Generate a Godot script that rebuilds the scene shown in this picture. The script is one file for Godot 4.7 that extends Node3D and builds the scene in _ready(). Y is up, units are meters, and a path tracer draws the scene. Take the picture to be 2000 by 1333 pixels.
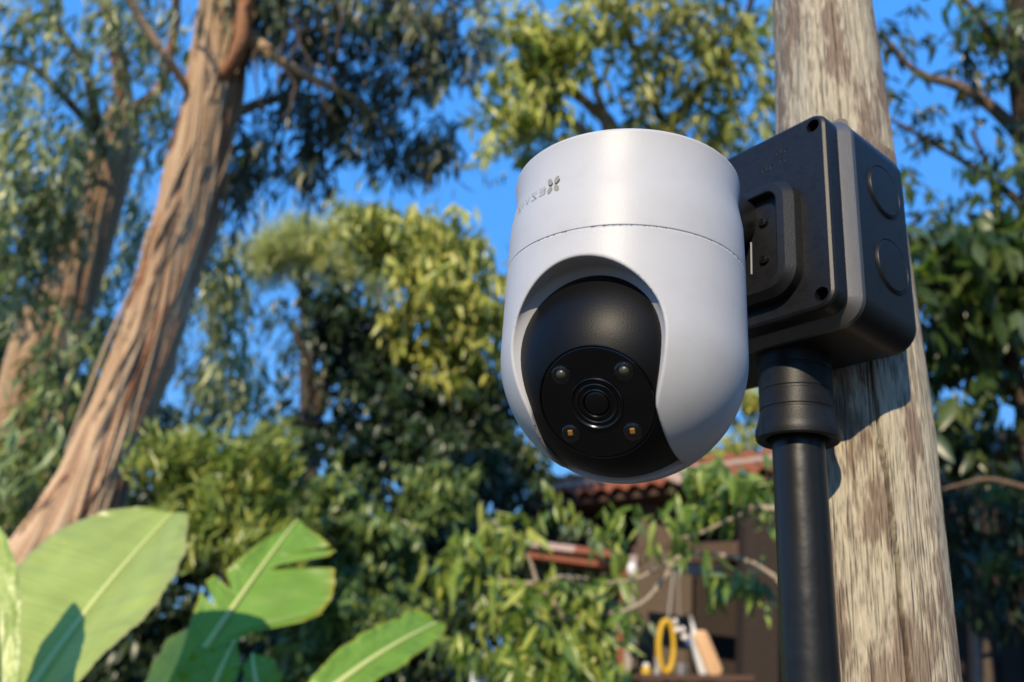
extends Node3D

# ---------------------------------------------------------------- mesh helpers
class MB:
	var v := PackedVector3Array()
	var uv := PackedVector2Array()
	func tri(a: Vector3, b: Vector3, c: Vector3) -> void:      # counter-clockwise seen from outside
		v.append(a); v.append(c); v.append(b)
	func quad(a: Vector3, b: Vector3, c: Vector3, d: Vector3) -> void:
		tri(a, b, c); tri(a, c, d)
	func add(o: MB, t: Transform3D) -> MB:
		for p in o.v: v.append(t * p)
		return self
	func mesh(crease := 38.0) -> ArrayMesh:
		var count := v.size() / 3
		var fn := PackedVector3Array()
		fn.resize(count)
		var at := {}
		for t in count:
			var nn := (v[t * 3 + 2] - v[t * 3]).cross(v[t * 3 + 1] - v[t * 3])
			fn[t] = nn
			for k in 3:
				var key := Vector3i((v[t * 3 + k] * 200000.0).round())
				if not at.has(key): at[key] = PackedInt32Array()
				at[key].append(t)
		var n := PackedVector3Array()
		n.resize(v.size())
		var cc := cos(deg_to_rad(crease))
		for t in count:
			var own := fn[t].normalized()
			for k in 3:
				var key := Vector3i((v[t * 3 + k] * 200000.0).round())
				var s := Vector3.ZERO
				for o in at[key]:
					if fn[o].normalized().dot(own) > cc: s += fn[o]
				n[t * 3 + k] = s.normalized() if s.length() > 1e-20 else Vector3.UP
		var a := []
		a.resize(Mesh.ARRAY_MAX)
		a[Mesh.ARRAY_VERTEX] = v
		a[Mesh.ARRAY_NORMAL] = n
		if uv.size() == v.size(): a[Mesh.ARRAY_TEX_UV] = uv
		var m := ArrayMesh.new()
		m.add_surface_from_arrays(Mesh.PRIMITIVE_TRIANGLES, a)
		return m

var rng := RandomNumberGenerator.new()
var M := {}

func rf(a: float, b: float) -> float: return rng.randf_range(a, b)

func lathe(prof: Array, segs := 48) -> MB:                        # [[radius, height], ...] from the bottom up
	var m := MB.new()
	for j in prof.size() - 1:
		for i in segs:
			var a0 := TAU * i / segs
			var a1 := TAU * ((i + 1) % segs) / segs
			var p00 := Vector3(prof[j][0] * cos(a0), prof[j][1], prof[j][0] * sin(a0))
			var p10 := Vector3(prof[j][0] * cos(a1), prof[j][1], prof[j][0] * sin(a1))
			var p01 := Vector3(prof[j + 1][0] * cos(a0), prof[j + 1][1], prof[j + 1][0] * sin(a0))
			var p11 := Vector3(prof[j + 1][0] * cos(a1), prof[j + 1][1], prof[j + 1][0] * sin(a1))
			if prof[j][0] > 0.0: m.tri(p00, p01, p10)
			if prof[j + 1][0] > 0.0: m.tri(p10, p01, p11)
	return m

func rrect(w: float, h: float, r: float, n := 6) -> PackedVector2Array:
	var o := PackedVector2Array()
	r = max(r, 0.0001)
	for c in 4:
		var cx: float = (w / 2 - r) * (1 if c == 0 or c == 3 else -1)
		var cy: float = (h / 2 - r) * (1 if c < 2 else -1)
		for k in n + 1:
			var a := PI / 2 * (c + float(k) / n)
			o.append(Vector2(cx + r * cos(a), cy + r * sin(a)))
	return o

func loft(w: float, h: float, r: float, steps: Array, caps := 3, n := 6) -> MB:   # [[inset, z], ...] back to front
	var m := MB.new()
	var loops := []
	for s in steps:
		var l := PackedVector3Array()
		for p in rrect(w - 2 * s[0], h - 2 * s[0], r - s[0], n): l.append(Vector3(p.x, p.y, s[1]))
		loops.append(l)
	for k in loops.size() - 1:
		var A: PackedVector3Array = loops[k]
		var B: PackedVector3Array = loops[k + 1]
		for i in A.size():
			var j := (i + 1) % A.size()
			m.quad(A[i], A[j], B[j], B[i])
	var F: PackedVector3Array = loops[-1]
	var K: PackedVector3Array = loops[0]
	for i in F.size():
		var j := (i + 1) % F.size()
		if caps & 1: m.tri(Vector3(0, 0, steps[-1][1]), F[i], F[j])
		if caps & 2: m.tri(Vector3(0, 0, steps[0][1]), K[j], K[i])
	return m

func slab(size: Vector3, b := 0.002, at := Vector3.ZERO) -> MB:   # a box with chamfered edges
	b = min(b, min(size.x, min(size.y, size.z)) * 0.3)
	var m := loft(size.x, size.y, b, [[b, -size.z / 2], [0, -size.z / 2 + b], [0, size.z / 2 - b], [b, size.z / 2]], 3, 1)
	var o := MB.new()
	return o.add(m, Transform3D(Basis(), at))

func tube(path: Array, segs := 10, cap := true) -> MB:            # [[point, radius], ...]
	var m := MB.new()
	var rings := []
	var u := Vector3.ZERO
	for i in path.size():
		var t: Vector3 = (path[min(i + 1, path.size() - 1)][0] - path[max(i - 1, 0)][0]).normalized()
		if u == Vector3.ZERO: u = t.cross(Vector3(0.31, 0.2, 0.93)).normalized()
		u = (u - t * u.dot(t)).normalized()
		var w := t.cross(u)
		var l := PackedVector3Array()
		for k in segs: l.append(path[i][0] + (u * cos(TAU * k / segs) + w * sin(TAU * k / segs)) * path[i][1])
		rings.append(l)
	for i in rings.size() - 1:
		for k in segs:
			var j := (k + 1) % segs
			m.quad(rings[i][k], rings[i][j], rings[i + 1][j], rings[i + 1][k])
	if cap:
		for k in segs:
			var j := (k + 1) % segs
			m.tri(path[0][0], rings[0][j], rings[0][k])
			m.tri(path[-1][0], rings[-1][k], rings[-1][j])
	return m

func smooth_path(path: Array, n := 6) -> Array:                   # Catmull-Rom through [[point, radius], ...]
	var o := []
	for i in path.size() - 1:
		var a = path[max(i - 1, 0)]; var b = path[i]; var c = path[i + 1]; var d = path[min(i + 2, path.size() - 1)]
		for k in n:
			var t := float(k) / n
			o.append([b[0].cubic_interpolate(c[0], a[0], d[0], t), lerpf(b[1], c[1], t)])
	o.append(path[-1])
	return o

func wander(path: Array, amount: float, seed_: int) -> Array:
	var nz := FastNoiseLite.new()
	nz.seed = seed_; nz.frequency = 1.0
	var o := []
	for p in path:
		var q: Vector3 = p[0]
		o.append([q + Vector3(nz.get_noise_3d(q.x, q.y * 2, q.z), 0.5 * nz.get_noise_3d(q.x + 40, q.y * 2, q.z), nz.get_noise_3d(q.x, q.y * 2, q.z + 40)) * amount, p[1]])
	return o

func grid_mesh(P: Array, closed: bool, cols: Array, flip := false, uvs := []) -> ArrayMesh:   # rows of points, indexed, smooth
	var nr := P.size()
	var nc: int = P[0].size()
	var v := PackedVector3Array()
	var n := PackedVector3Array()
	var c := PackedColorArray()
	var t := PackedVector2Array()
	var ix := PackedInt32Array()
	for r in nr:
		v.append_array(P[r])
		if cols.size(): c.append_array(cols[r])
		if uvs.size(): t.append_array(uvs[r])
	n.resize(v.size())
	var across := nc if closed else nc - 1
	for r in nr - 1:
		for k in across:
			var j := (k + 1) % nc
			var a := r * nc + k; var b := r * nc + j; var d := (r + 1) * nc + k; var e := (r + 1) * nc + j
			var fn := (v[b] - v[a]).cross(v[d] - v[a]) + (v[e] - v[b]).cross(v[d] - v[b])
			if flip: fn = -fn
			n[a] += fn; n[b] += fn; n[d] += fn; n[e] += fn
			if flip: ix.append_array([a, b, d, b, e, d])
			else: ix.append_array([a, d, b, b, d, e])
	for i in n.size(): n[i] = n[i].normalized()
	var arr := []
	arr.resize(Mesh.ARRAY_MAX)
	arr[Mesh.ARRAY_VERTEX] = v; arr[Mesh.ARRAY_NORMAL] = n; arr[Mesh.ARRAY_INDEX] = ix
	if c.size(): arr[Mesh.ARRAY_COLOR] = c
	if t.size(): arr[Mesh.ARRAY_TEX_UV] = t
	var m := ArrayMesh.new()
	m.add_surface_from_arrays(Mesh.PRIMITIVE_TRIANGLES, arr)
	return m

func nets(sdf: Callable, lo: Vector3, hi: Vector3, cell: float) -> ArrayMesh:   # surface nets of a distance field
	var dim := Vector3i(((hi - lo) / cell).ceil())
	var blk := 8
	var val := {}
	var cells := {}
	var verts := PackedVector3Array()
	var norms := PackedVector3Array()
	var ix := PackedInt32Array()
	var far := cell * blk * 1.1
	var todo: Array[Vector3i] = []
	for bx in range(0, dim.x, blk):
		for by in range(0, dim.y, blk):
			for bz in range(0, dim.z, blk):
				if absf(sdf.call(lo + (Vector3(bx, by, bz) + Vector3.ONE * blk * 0.5) * cell)) < far: todo.append(Vector3i(bx, by, bz))
	for b in todo:
		for x in range(b.x, b.x + blk + 1):
			for y in range(b.y, b.y + blk + 1):
				for z in range(b.z, b.z + blk + 1):
					var k := (x * 1024 + y) * 1024 + z
					if not val.has(k): val[k] = sdf.call(lo + Vector3(x, y, z) * cell)
	var corner := [0, 1, 1024, 1025, 1048576, 1048577, 1049600, 1049601]
	var e := cell * 0.25
	for b in todo:
		for x in range(b.x, b.x + blk):
			for y in range(b.y, b.y + blk):
				for z in range(b.z, b.z + blk):
					var k := (x * 1024 + y) * 1024 + z
					var neg := 0
					for o in corner:
						if val[k + o] < 0.0: neg += 1
					if neg == 0 or neg == 8: continue
					var p := lo + (Vector3(x, y, z) + Vector3.ONE * 0.5) * cell
					var g := Vector3.ZERO
					for it in 3:
						g = Vector3(sdf.call(p + Vector3(e, 0, 0)) - sdf.call(p - Vector3(e, 0, 0)), sdf.call(p + Vector3(0, e, 0)) - sdf.call(p - Vector3(0, e, 0)), sdf.call(p + Vector3(0, 0, e)) - sdf.call(p - Vector3(0, 0, e))) / (2 * e)
						if it < 2:
							var s: float = sdf.call(p)
							p -= g * clampf(s / maxf(g.length_squared(), 0.1), -cell, cell)
					cells[k] = verts.size()
					verts.append(p); norms.append(g.normalized())
	for k in cells:
		for ax in 3:
			var step: int = [1048576, 1024, 1][ax]
			var s1: int = [1024, 1, 1048576][ax]
			var s2: int = [1, 1048576, 1024][ax]
			if not val.has(k + step): continue
			var a0: float = val[k]
			var a1: float = val[k + step]
			if (a0 < 0.0) == (a1 < 0.0): continue
			if not (cells.has(k - s1) and cells.has(k - s2) and cells.has(k - s1 - s2)): continue
			var A: int = cells[k]; var B: int = cells[k - s1]; var C: int = cells[k - s1 - s2]; var D: int = cells[k - s2]
			var fn := (verts[B] - verts[A]).cross(verts[C] - verts[A])
			if fn.dot(norms[A] + norms[C]) > 0.0: ix.append_array([A, C, B, A, D, C])
			else: ix.append_array([A, B, C, A, C, D])
	var arr := []
	arr.resize(Mesh.ARRAY_MAX)
	arr[Mesh.ARRAY_VERTEX] = verts; arr[Mesh.ARRAY_NORMAL] = norms; arr[Mesh.ARRAY_INDEX] = ix
	var m := ArrayMesh.new()
	m.add_surface_from_arrays(Mesh.PRIMITIVE_TRIANGLES, arr)
	return m

# ---------------------------------------------------------------- nodes, names, labels
func tag(o: Node, label := "", category := "", group := "", kind := "") -> Node:
	if label: o.set_meta("label", label)
	if category: o.set_meta("category", category)
	if group: o.set_meta("group", group)
	if kind: o.set_meta("kind", kind)
	return o

var used := {}
func numbered(called: String, parent: Node) -> String:
	var key := str(parent.get_instance_id()) + called
	used[key] = used.get(key, -1) + 1
	return called if used[key] == 0 else "%s_%03d" % [called, used[key]]

func thing(called: String, at: Vector3, label: String, category: String, group := "") -> Node3D:
	var o := Node3D.new()
	o.name = numbered(called, self)
	add_child(o, true)
	o.position = at
	tag(o, label, category, group)
	return o

func put(m: Mesh, called: String, mat: Material, parent: Node3D, t := Transform3D()) -> MeshInstance3D:
	var o := MeshInstance3D.new()
	o.mesh = m
	o.material_override = mat
	o.name = numbered(called, parent)
	parent.add_child(o, true)
	o.transform = t
	return o

func world_put(m: Mesh, called: String, mat: Material, parent: Node3D) -> MeshInstance3D:   # a mesh in world coordinates under a thing
	var o := put(m, called, mat, parent)
	o.global_transform = Transform3D()
	return o

# ---------------------------------------------------------------- materials
func lin(r: float, g: float, b: float) -> Color: return Color(r, g, b).linear_to_srgb()

func mat(c: Color, rough := 0.6, metal := 0.0, spec := 0.5) -> StandardMaterial3D:
	var m := StandardMaterial3D.new()
	m.albedo_color = c; m.roughness = rough; m.metallic = metal; m.metallic_specular = spec
	return m

func noise_tex(seed_: int, freq: float, size := 256, oct := 3, type := FastNoiseLite.TYPE_SIMPLEX_SMOOTH) -> ImageTexture:
	var n := FastNoiseLite.new()
	n.seed = seed_; n.frequency = freq; n.fractal_octaves = oct; n.noise_type = type
	return ImageTexture.create_from_image(n.get_seamless_image(size, size))

func bump(m: StandardMaterial3D, t: Texture2D, cm: float, scale: float, world := false) -> StandardMaterial3D:
	m.heightmap_enabled = true
	m.heightmap_texture = t
	m.heightmap_scale = cm
	m.uv1_triplanar = true
	m.uv1_world_triplanar = world
	m.uv1_scale = Vector3.ONE * scale
	return m

func leaf_mat(rough := 0.42, back := Color(0.5, 0.6, 0.2)) -> StandardMaterial3D:
	var m := mat(Color.WHITE, rough)
	m.vertex_color_use_as_albedo = true
	m.backlight_enabled = true
	m.backlight = back
	return m

func worn(seed_: int, freq: float, dirty: Color, clean: Color, specks: float) -> ImageTexture:   # smudges, dust and small specks
	var n := FastNoiseLite.new()
	n.seed = seed_; n.frequency = freq; n.fractal_octaves = 5
	var a := n.get_seamless_image(256, 256)
	n.seed = seed_ + 1; n.frequency = 0.25; n.fractal_octaves = 1
	var b := n.get_seamless_image(256, 256)
	var img := Image.create(256, 256, false, Image.FORMAT_RGB8)
	for y in 256:
		for x in 256:
			var c := clean.lerp(dirty, smoothstep(0.45, 0.95, a.get_pixel(x, y).r))
			if b.get_pixel(x, y).r < specks * 3.0: c = c.lerp(dirty, 0.6)
			img.set_pixel(x, y, c)
	return ImageTexture.create_from_image(img)

func materials() -> void:
	var grain := noise_tex(3, 0.11, 256, 2)
	var soft := noise_tex(8, 0.02, 256, 4)
	M.white = bump(mat(lin(0.47, 0.483, 0.512), 0.44, 0.0, 0.42), grain, 0.003, 22.0)
	M.white.albedo_texture = worn(51, 0.012, Color(0.972, 0.972, 0.965), Color(1, 1, 1), 0.014)
	M.black = bump(mat(lin(0.008, 0.0083, 0.009), 0.46, 0.0, 0.42), grain, 0.006, 30.0)
	M.black.albedo_texture = worn(52, 0.02, Color(0.78, 0.78, 0.79), Color(1, 1, 1), 0.03)
	M.dome = bump(mat(lin(0.003, 0.0033, 0.004), 0.44, 0.0, 0.3), grain, 0.004, 40.0)
	M.black_worn = bump(mat(lin(0.008, 0.0083, 0.0085), 0.38, 0.0, 0.45), soft, 0.03, 8.0)
	M.gloss = mat(lin(0.002, 0.002, 0.0025), 0.06, 0.0, 0.5)
	M.satin = mat(lin(0.004, 0.004, 0.0045), 0.22, 0.0, 0.5)
	M.flange_glare = bump(mat(lin(0.05, 0.049, 0.048), 0.46, 0.0, 0.7), noise_tex(5, 0.2, 256, 2), 0.012, 40.0)  # black plastic flange; sun glare is partly put into this lighter grey
	M.print = mat(lin(0.25, 0.255, 0.22), 0.7)
	M.bulb_dark = mat(lin(0.05, 0.055, 0.04), 0.35)
	M.amber = mat(lin(0.3, 0.14, 0.025), 0.5)
	M.clear = mat(Color(0.2, 0.22, 0.2, 0.03), 0.03)
	M.clear.transparency = BaseMaterial3D.TRANSPARENCY_ALPHA
	M.steel = mat(lin(0.5, 0.5, 0.5), 0.35, 0.8)
	M.screw = mat(lin(0.02, 0.02, 0.022), 0.3, 0.6)
	M.seam = mat(lin(0.16, 0.16, 0.17), 0.7)
	M.leaf = leaf_mat(0.36)
	M.leaf_wax = leaf_mat(0.36, Color(0.36, 0.44, 0.2))
	M.banana = leaf_mat(0.36, Color(0.7, 0.86, 0.24))
	M.bark_light = bump(mat(lin(0.5, 0.35, 0.22), 0.9), noise_tex(21, 0.03, 256, 4), 1.2, 4.0, true)
	M.bark_dark = bump(mat(lin(0.09, 0.065, 0.045), 0.9), noise_tex(22, 0.03, 256, 4), 1.2, 5.0, true)
	M.bark_pale = bump(mat(lin(0.36, 0.29, 0.21), 0.9), noise_tex(23, 0.03, 256, 4), 0.8, 5.0, true)
	M.bark_mid = bump(mat(lin(0.15, 0.105, 0.075), 0.9), noise_tex(27, 0.03, 256, 4), 0.8, 5.0, true)
	M.bark_red = bump(mat(lin(0.36, 0.17, 0.09), 0.9), noise_tex(24, 0.03, 256, 4), 1.0, 5.0, true)
	M.strip = bump(mat(lin(0.42, 0.32, 0.22), 0.95), noise_tex(25, 0.06, 256, 3), 0.5, 8.0, true)
	M.bark = mat(Color.WHITE, 0.9)
	M.bark.vertex_color_use_as_albedo = true
	bump(M.bark, noise_tex(26, 0.05, 256, 4), 0.7, 6.0, true)
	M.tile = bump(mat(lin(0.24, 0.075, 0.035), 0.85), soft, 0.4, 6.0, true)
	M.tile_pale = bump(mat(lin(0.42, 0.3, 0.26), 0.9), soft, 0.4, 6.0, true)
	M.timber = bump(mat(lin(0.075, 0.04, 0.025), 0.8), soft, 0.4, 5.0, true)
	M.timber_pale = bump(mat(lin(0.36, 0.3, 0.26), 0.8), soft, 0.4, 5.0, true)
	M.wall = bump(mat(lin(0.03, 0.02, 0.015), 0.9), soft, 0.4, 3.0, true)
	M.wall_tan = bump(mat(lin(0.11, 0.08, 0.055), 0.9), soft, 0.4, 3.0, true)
	M.white_gloss = mat(lin(0.75, 0.75, 0.74), 0.3)
	M.yellow = mat(lin(0.62, 0.38, 0.02), 0.5)
	M.tan = mat(lin(0.62, 0.38, 0.2), 0.6)
	M.blue = mat(lin(0.06, 0.15, 0.4), 0.5)
	M.grey = mat(lin(0.3, 0.3, 0.3), 0.6)
	M.rope = mat(lin(0.35, 0.33, 0.3), 0.9)
	M.earth = bump(mat(lin(0.07, 0.055, 0.035), 0.95), soft, 2.0, 0.6, true)

# ---------------------------------------------------------------- foliage
func leaf_mesh(width: float, bend: float, fold := 0.12, sickle := 0.0, n := 4) -> ArrayMesh:   # hangs from the origin along -y, one metre long
	var rows := []
	for i in n + 1:
		var t := float(i) / n
		var w := width * 0.5 * sin(PI * pow(clampf(t, 0.02, 0.985), 0.75)) 
		var mid := Vector3(sickle * sin(PI * t), -t, bend * t * t)
		rows.append(PackedVector3Array([mid + Vector3(-w, 0, fold * w * 2), mid, mid + Vector3(w, 0, fold * w * 2)]))
	return grid_mesh(rows, false, [])

func in_blob(b: Array, edge: float) -> Vector3:
	var d := Vector3(rng.randfn(), rng.randfn(), rng.randfn()).normalized() * pow(rng.randf(), edge)
	return b[0] + d * b[1]

func pick(blobs: Array) -> Array:
	var total := 0.0
	for b in blobs: total += b[2]
	var r := rng.randf() * total
	for b in blobs:
		r -= b[2]
		if r <= 0.0: return b
	return blobs[-1]

func leaf_at(p: Vector3, dir: Vector3, length: float) -> Transform3D:
	var y := -dir.normalized()
	var x := y.cross(Vector3(rng.randfn(), rng.randfn(), rng.randfn())).normalized()
	return Transform3D(Basis(x, y, x.cross(y)).scaled_local(Vector3.ONE * length), p)

# style: "hang" twigs that weep with leaves along them, "whorl" rosettes at twig ends, "brush" upward needles
func sprays(blobs: Array, clumps: int, per: int, length: float, style: String, clump_r: float) -> Array[Transform3D]:
	var out: Array[Transform3D] = []
	for c in clumps:
		var at := in_blob(pick(blobs), 0.45)
		if style == "hang":
			var sway := Vector3(rf(-0.35, 0.35), -1, rf(-0.35, 0.35)).normalized()
			for k in per:
				var p := at + sway * clump_r * 2.2 * (float(k) / per - 0.3) + Vector3(rng.randfn(), rng.randfn(), rng.randfn()) * clump_r * 0.2
				out.append(leaf_at(p, Vector3(rng.randfn() * 0.45, -1, rng.randfn() * 0.45), length * rf(0.65, 1.2)))
		elif style == "whorl":
			var tips := maxi(1, per / 9)
			for s in tips:
				var tip := at + Vector3(rng.randfn(), rng.randfn() * 0.8, rng.randfn()) * clump_r * 0.55
				var ax := Vector3(rng.randfn() * 0.6, 0.2 + rng.randfn() * 0.3, rng.randfn() * 0.6).normalized()
				for k in 9:
					var a := 2.4 * k + rf(-0.4, 0.4)
					var side := ax.cross(Vector3(0.3, 0.1, 0.9)).normalized()
					var d := side * cos(a) + ax.cross(side) * sin(a) + ax * rf(-0.2, 0.5) + Vector3.DOWN * rf(0.4, 2.4)
					out.append(leaf_at(tip - ax * k * length * 0.16 + Vector3(rng.randfn(), rng.randfn(), rng.randfn()) * length * 0.12, d, length * rf(0.45, 1.2)))
		else:
			var up := Vector3(rng.randfn() * 0.35, 1, rng.randfn() * 0.35).normalized()
			for k in per:
				var p := at + up * clump_r * (float(k) / per) + Vector3(rng.randfn(), rng.randfn(), rng.randfn()) * clump_r * 0.14
				out.append(leaf_at(p, up + Vector3(rng.randfn(), rng.randfn(), rng.randfn()) * 0.55, length * rf(0.6, 1.2)))
	return out

func shade(pal: Array) -> Color:
	var a: Color = pal[rng.randi() % pal.size()]
	return a.lerp(pal[rng.randi() % pal.size()], rng.randf()) * rf(0.8, 1.2)

func foliage(parent: Node3D, tr: Array[Transform3D], mesh: Mesh, pal: Array, parts := 0, material: Material = M.leaf) -> void:
	# the leaves nearest to the viewer's side are parts of their own, the others one part
	var order := range(tr.size())
	if parts > 0:
		var eye := Vector3(0, 1.55, 0)
		var d := PackedFloat32Array()
		for t in tr: d.append(t.origin.distance_to(eye))
		order.sort_custom(func(a, b): return d[a] < d[b])
	var mats := []
	if parts > 0:
		for k in 5:
			var m: StandardMaterial3D = material.duplicate()
			m.vertex_color_use_as_albedo = false
			m.albedo_color = shade(pal).linear_to_srgb()
			mats.append(m)
	var inv := parent.transform.affine_inverse()
	for i in mini(parts, tr.size()):
		put(mesh, "leaf", mats[i % 5], parent, inv * tr[order[i]])
	var rest := tr.size() - mini(parts, tr.size())
	if rest < 1: return
	var mm := MultiMesh.new()
	mm.transform_format = MultiMesh.TRANSFORM_3D
	mm.use_colors = true
	mm.mesh = mesh
	mm.instance_count = rest
	for i in rest:
		mm.set_instance_transform(i, inv * tr[order[i + tr.size() - rest]])
		mm.set_instance_color(i, shade(pal))
	var o := MultiMeshInstance3D.new()
	o.multimesh = mm
	o.material_override = material
	o.name = numbered("crown", parent)
	parent.add_child(o, true)
	o.set_meta("kind", "stuff")

func branch(parent: Node3D, path: Array, m: Material, called := "branch", segs := 8, n := 5, rough := 0.03) -> void:
	world_put(tube(wander(smooth_path(path, n), rough, path.size() * 7 + 3), segs).mesh(70), called, m, parent)

# rough fibrous bark: a tube whose rings are pushed in and out by stretched noise
func barked(path: Array, segs: int, n: int, depth: float, twist: float, seed_: int, low: Color, mid: Color, high: Color) -> ArrayMesh:
	var nz := FastNoiseLite.new(); nz.seed = seed_; nz.frequency = 1.0; nz.fractal_octaves = 3
	var rg := FastNoiseLite.new(); rg.seed = seed_ + 1; rg.frequency = 1.0; rg.fractal_type = FastNoiseLite.FRACTAL_RIDGED; rg.fractal_octaves = 3
	var pts := smooth_path(path, n)
	var rows := []; var cols := []
	var u := Vector3(1, 0, 0)
	var run := 0.0
	for i in pts.size():
		var t: Vector3 = (pts[min(i + 1, pts.size() - 1)][0] - pts[max(i - 1, 0)][0]).normalized()
		if i: run += pts[i][0].distance_to(pts[i - 1][0])
		u = (u - t * u.dot(t)).normalized()
		var w := t.cross(u)
		var l := PackedVector3Array(); var cl := PackedColorArray()
		for k in segs:
			var a := TAU * k / segs
			var b := a + twist * run
			var ca := cos(b); var sa := sin(b)
			var strip := rg.get_noise_3d(ca * 2.8, sa * 2.8, run * 0.55)
			var fib := nz.get_noise_3d(ca * 15.0, sa * 15.0, run * 0.8)
			var blot := nz.get_noise_3d(ca * 1.2 + 9.0, sa * 1.2, run * 1.1)
			var h := strip * 0.55 + fib * 0.3
			l.append(pts[i][0] + (u * cos(a) + w * sin(a)) * (pts[i][1] + depth * h))
			var c := mid.lerp(high, clampf(strip * 0.9 + fib * 0.5, 0.0, 1.0)) if h > -0.1 else mid.lerp(low, clampf(-h * 2.0, 0.0, 1.0))
			cl.append(c.lerp(high, clampf(blot * 1.2, 0.0, 0.6)) * (1.0 + fib * 0.35))
		rows.append(l); cols.append(cl)
	return grid_mesh(rows, true, cols)

func ribbon(path: Array, width: float, thick: float, seed_: int) -> MB:   # a loose strip of bark
	var m := MB.new()
	var prev := []
	rng.seed = seed_
	var up := Vector3(rng.randfn(), rng.randfn(), rng.randfn()).normalized()
	var pts := smooth_path(path, 5)
	for i in pts.size():
		var t: Vector3 = (pts[min(i + 1, pts.size() - 1)][0] - pts[max(i - 1, 0)][0]).normalized()
		var s := t.cross(up).normalized()
		var nn := s.cross(t)
		var taper := width * (0.35 + 0.65 * sin(PI * clampf(float(i) / (pts.size() - 1), 0.06, 0.94)))
		var c: Vector3 = pts[i][0]
		var q := [c - s * taper + nn * thick, c - nn * thick, c + s * taper + nn * thick, c + nn * thick * 2]
		if i:
			for k in 4: m.quad(prev[k], prev[(k + 1) % 4], q[(k + 1) % 4], q[k])
		prev = q
	return m

# ---------------------------------------------------------------- the scene
func _ready() -> void:
	rng.seed = 20
	# the viewpoint: a phone held under the camera, tilted up
	var cam := Camera3D.new()
	cam.name = "viewpoint"
	cam.fov = 46.27
	cam.near = 0.02
	cam.far = 400.0
	add_child(cam)
	cam.position = Vector3(0, 1.55, 0)
	cam.rotation_degrees = Vector3(21.2528, 0, 4.7729)
	var att := CameraAttributesPhysical.new()
	att.frustum_focal_length = 28.09
	att.frustum_focus_distance = 0.33
	att.exposure_aperture = 9.0
	att.frustum_near = 0.02
	att.frustum_far = 400.0
	cam.attributes = att
	cam.current = true
	var env := Environment.new()
	env.background_mode = Environment.BG_SKY
	var sk := ProceduralSkyMaterial.new()
	sk.sky_top_color = lin(0.075, 0.35, 0.98)
	sk.sky_horizon_color = lin(0.28, 0.62, 1.0)
	sk.sky_curve = 0.16
	sk.ground_horizon_color = lin(0.12, 0.14, 0.1)
	sk.ground_bottom_color = lin(0.06, 0.06, 0.04)
	sk.sun_angle_max = 1.0
	env.sky = Sky.new()
	env.sky.sky_material = sk
	env.tonemap_mode = Environment.TONE_MAPPER_LINEAR
	env.tonemap_exposure = 1.1
	env.sdfgi_enabled = true
	env.ssao_enabled = true
	env.ssil_enabled = true
	var we := WorldEnvironment.new()
	we.name = "world_environment"
	we.environment = env
	add_child(we)
	var sun := DirectionalLight3D.new()
	sun.name = "sun"
	sun.light_energy = 1.55
	sun.light_color = Color(1.0, 0.925, 0.8)
	sun.light_angular_distance = 0.5
	sun.shadow_enabled = true
	sun.sky_mode = DirectionalLight3D.SKY_MODE_LIGHT_ONLY
	add_child(sun)
	sun.rotation_degrees = Vector3(-29, -20, 0)

	materials()
	ground()
	pole()
	house()
	trees()
	banana()
	junction_box()
	conduit()
	security_camera()

func ground() -> void:
	var rows := []
	var nz := FastNoiseLite.new(); nz.seed = 4; nz.frequency = 0.15
	for j in 61:
		var l := PackedVector3Array()
		for i in 61:
			var x := pow(absf(i - 30) / 30.0, 2.2) * 200.0 * signf(i - 30)
			var z := pow(absf(j - 30) / 30.0, 2.2) * 200.0 * signf(j - 30)
			l.append(Vector3(x, nz.get_noise_2d(x, z) * 0.08 - 0.05, z))
		rows.append(l)
	var o := put(grid_mesh(rows, false, [], true), "ground", M.earth, self)
	tag(o, "bare brown earth under the trees and shrubs", "ground", "", "structure")

# ---------------------------------------------------------------- weathered post
func pole_image() -> Array:
	var w := 1024
	var h := 1024
	var big := FastNoiseLite.new(); big.seed = 41; big.frequency = 1.0; big.fractal_octaves = 4
	var fib := FastNoiseLite.new(); fib.seed = 42; fib.frequency = 1.0; fib.fractal_octaves = 3
	var rid := FastNoiseLite.new(); rid.seed = 43; rid.frequency = 1.0; rid.fractal_type = FastNoiseLite.FRACTAL_RIDGED; rid.fractal_octaves = 2
	var img := Image.create(w, h, false, Image.FORMAT_RGB8)
	var hgt := Image.create(w, h, false, Image.FORMAT_RGB8)
	for y in h:
		var v := 0.62 * y / h
		for x in w:
			var a := TAU * x / w
			var cx := cos(a); var cy := sin(a)
			var patch := big.get_noise_3d(cx * 1.5, cy * 1.5, v * 11.0)
			var f := fib.get_noise_3d(cx * 9.0, cy * 9.0, v * 55.0)          # flakes
			var g := fib.get_noise_3d(cx * 42.0, cy * 42.0, v * 70.0 + 90.0)  # grain
			var r := rid.get_noise_3d(cx * 22.0, cy * 22.0, v * 7.0)          # checks along the grain
			var k := smoothstep(-0.30, 0.26, patch * 1.0 + f * 0.4 + g * 0.3 + 0.02)
			var c := Color(0.22, 0.165, 0.12).lerp(Color(0.415, 0.37, 0.275), k)
			c = c * (1.0 + 0.22 * g + 0.2 * f)
			var check := smoothstep(0.62, 0.9, r)
			c = c * (1.0 - 0.5 * check)
			img.set_pixel(x, y, c.linear_to_srgb())
			var e := clampf(0.5 + 0.22 * f + 0.3 * g + 0.14 * k - 0.4 * check, 0, 1)
			hgt.set_pixel(x, y, Color(e, e, e))
	return [ImageTexture.create_from_image(img), ImageTexture.create_from_image(hgt)]

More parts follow.
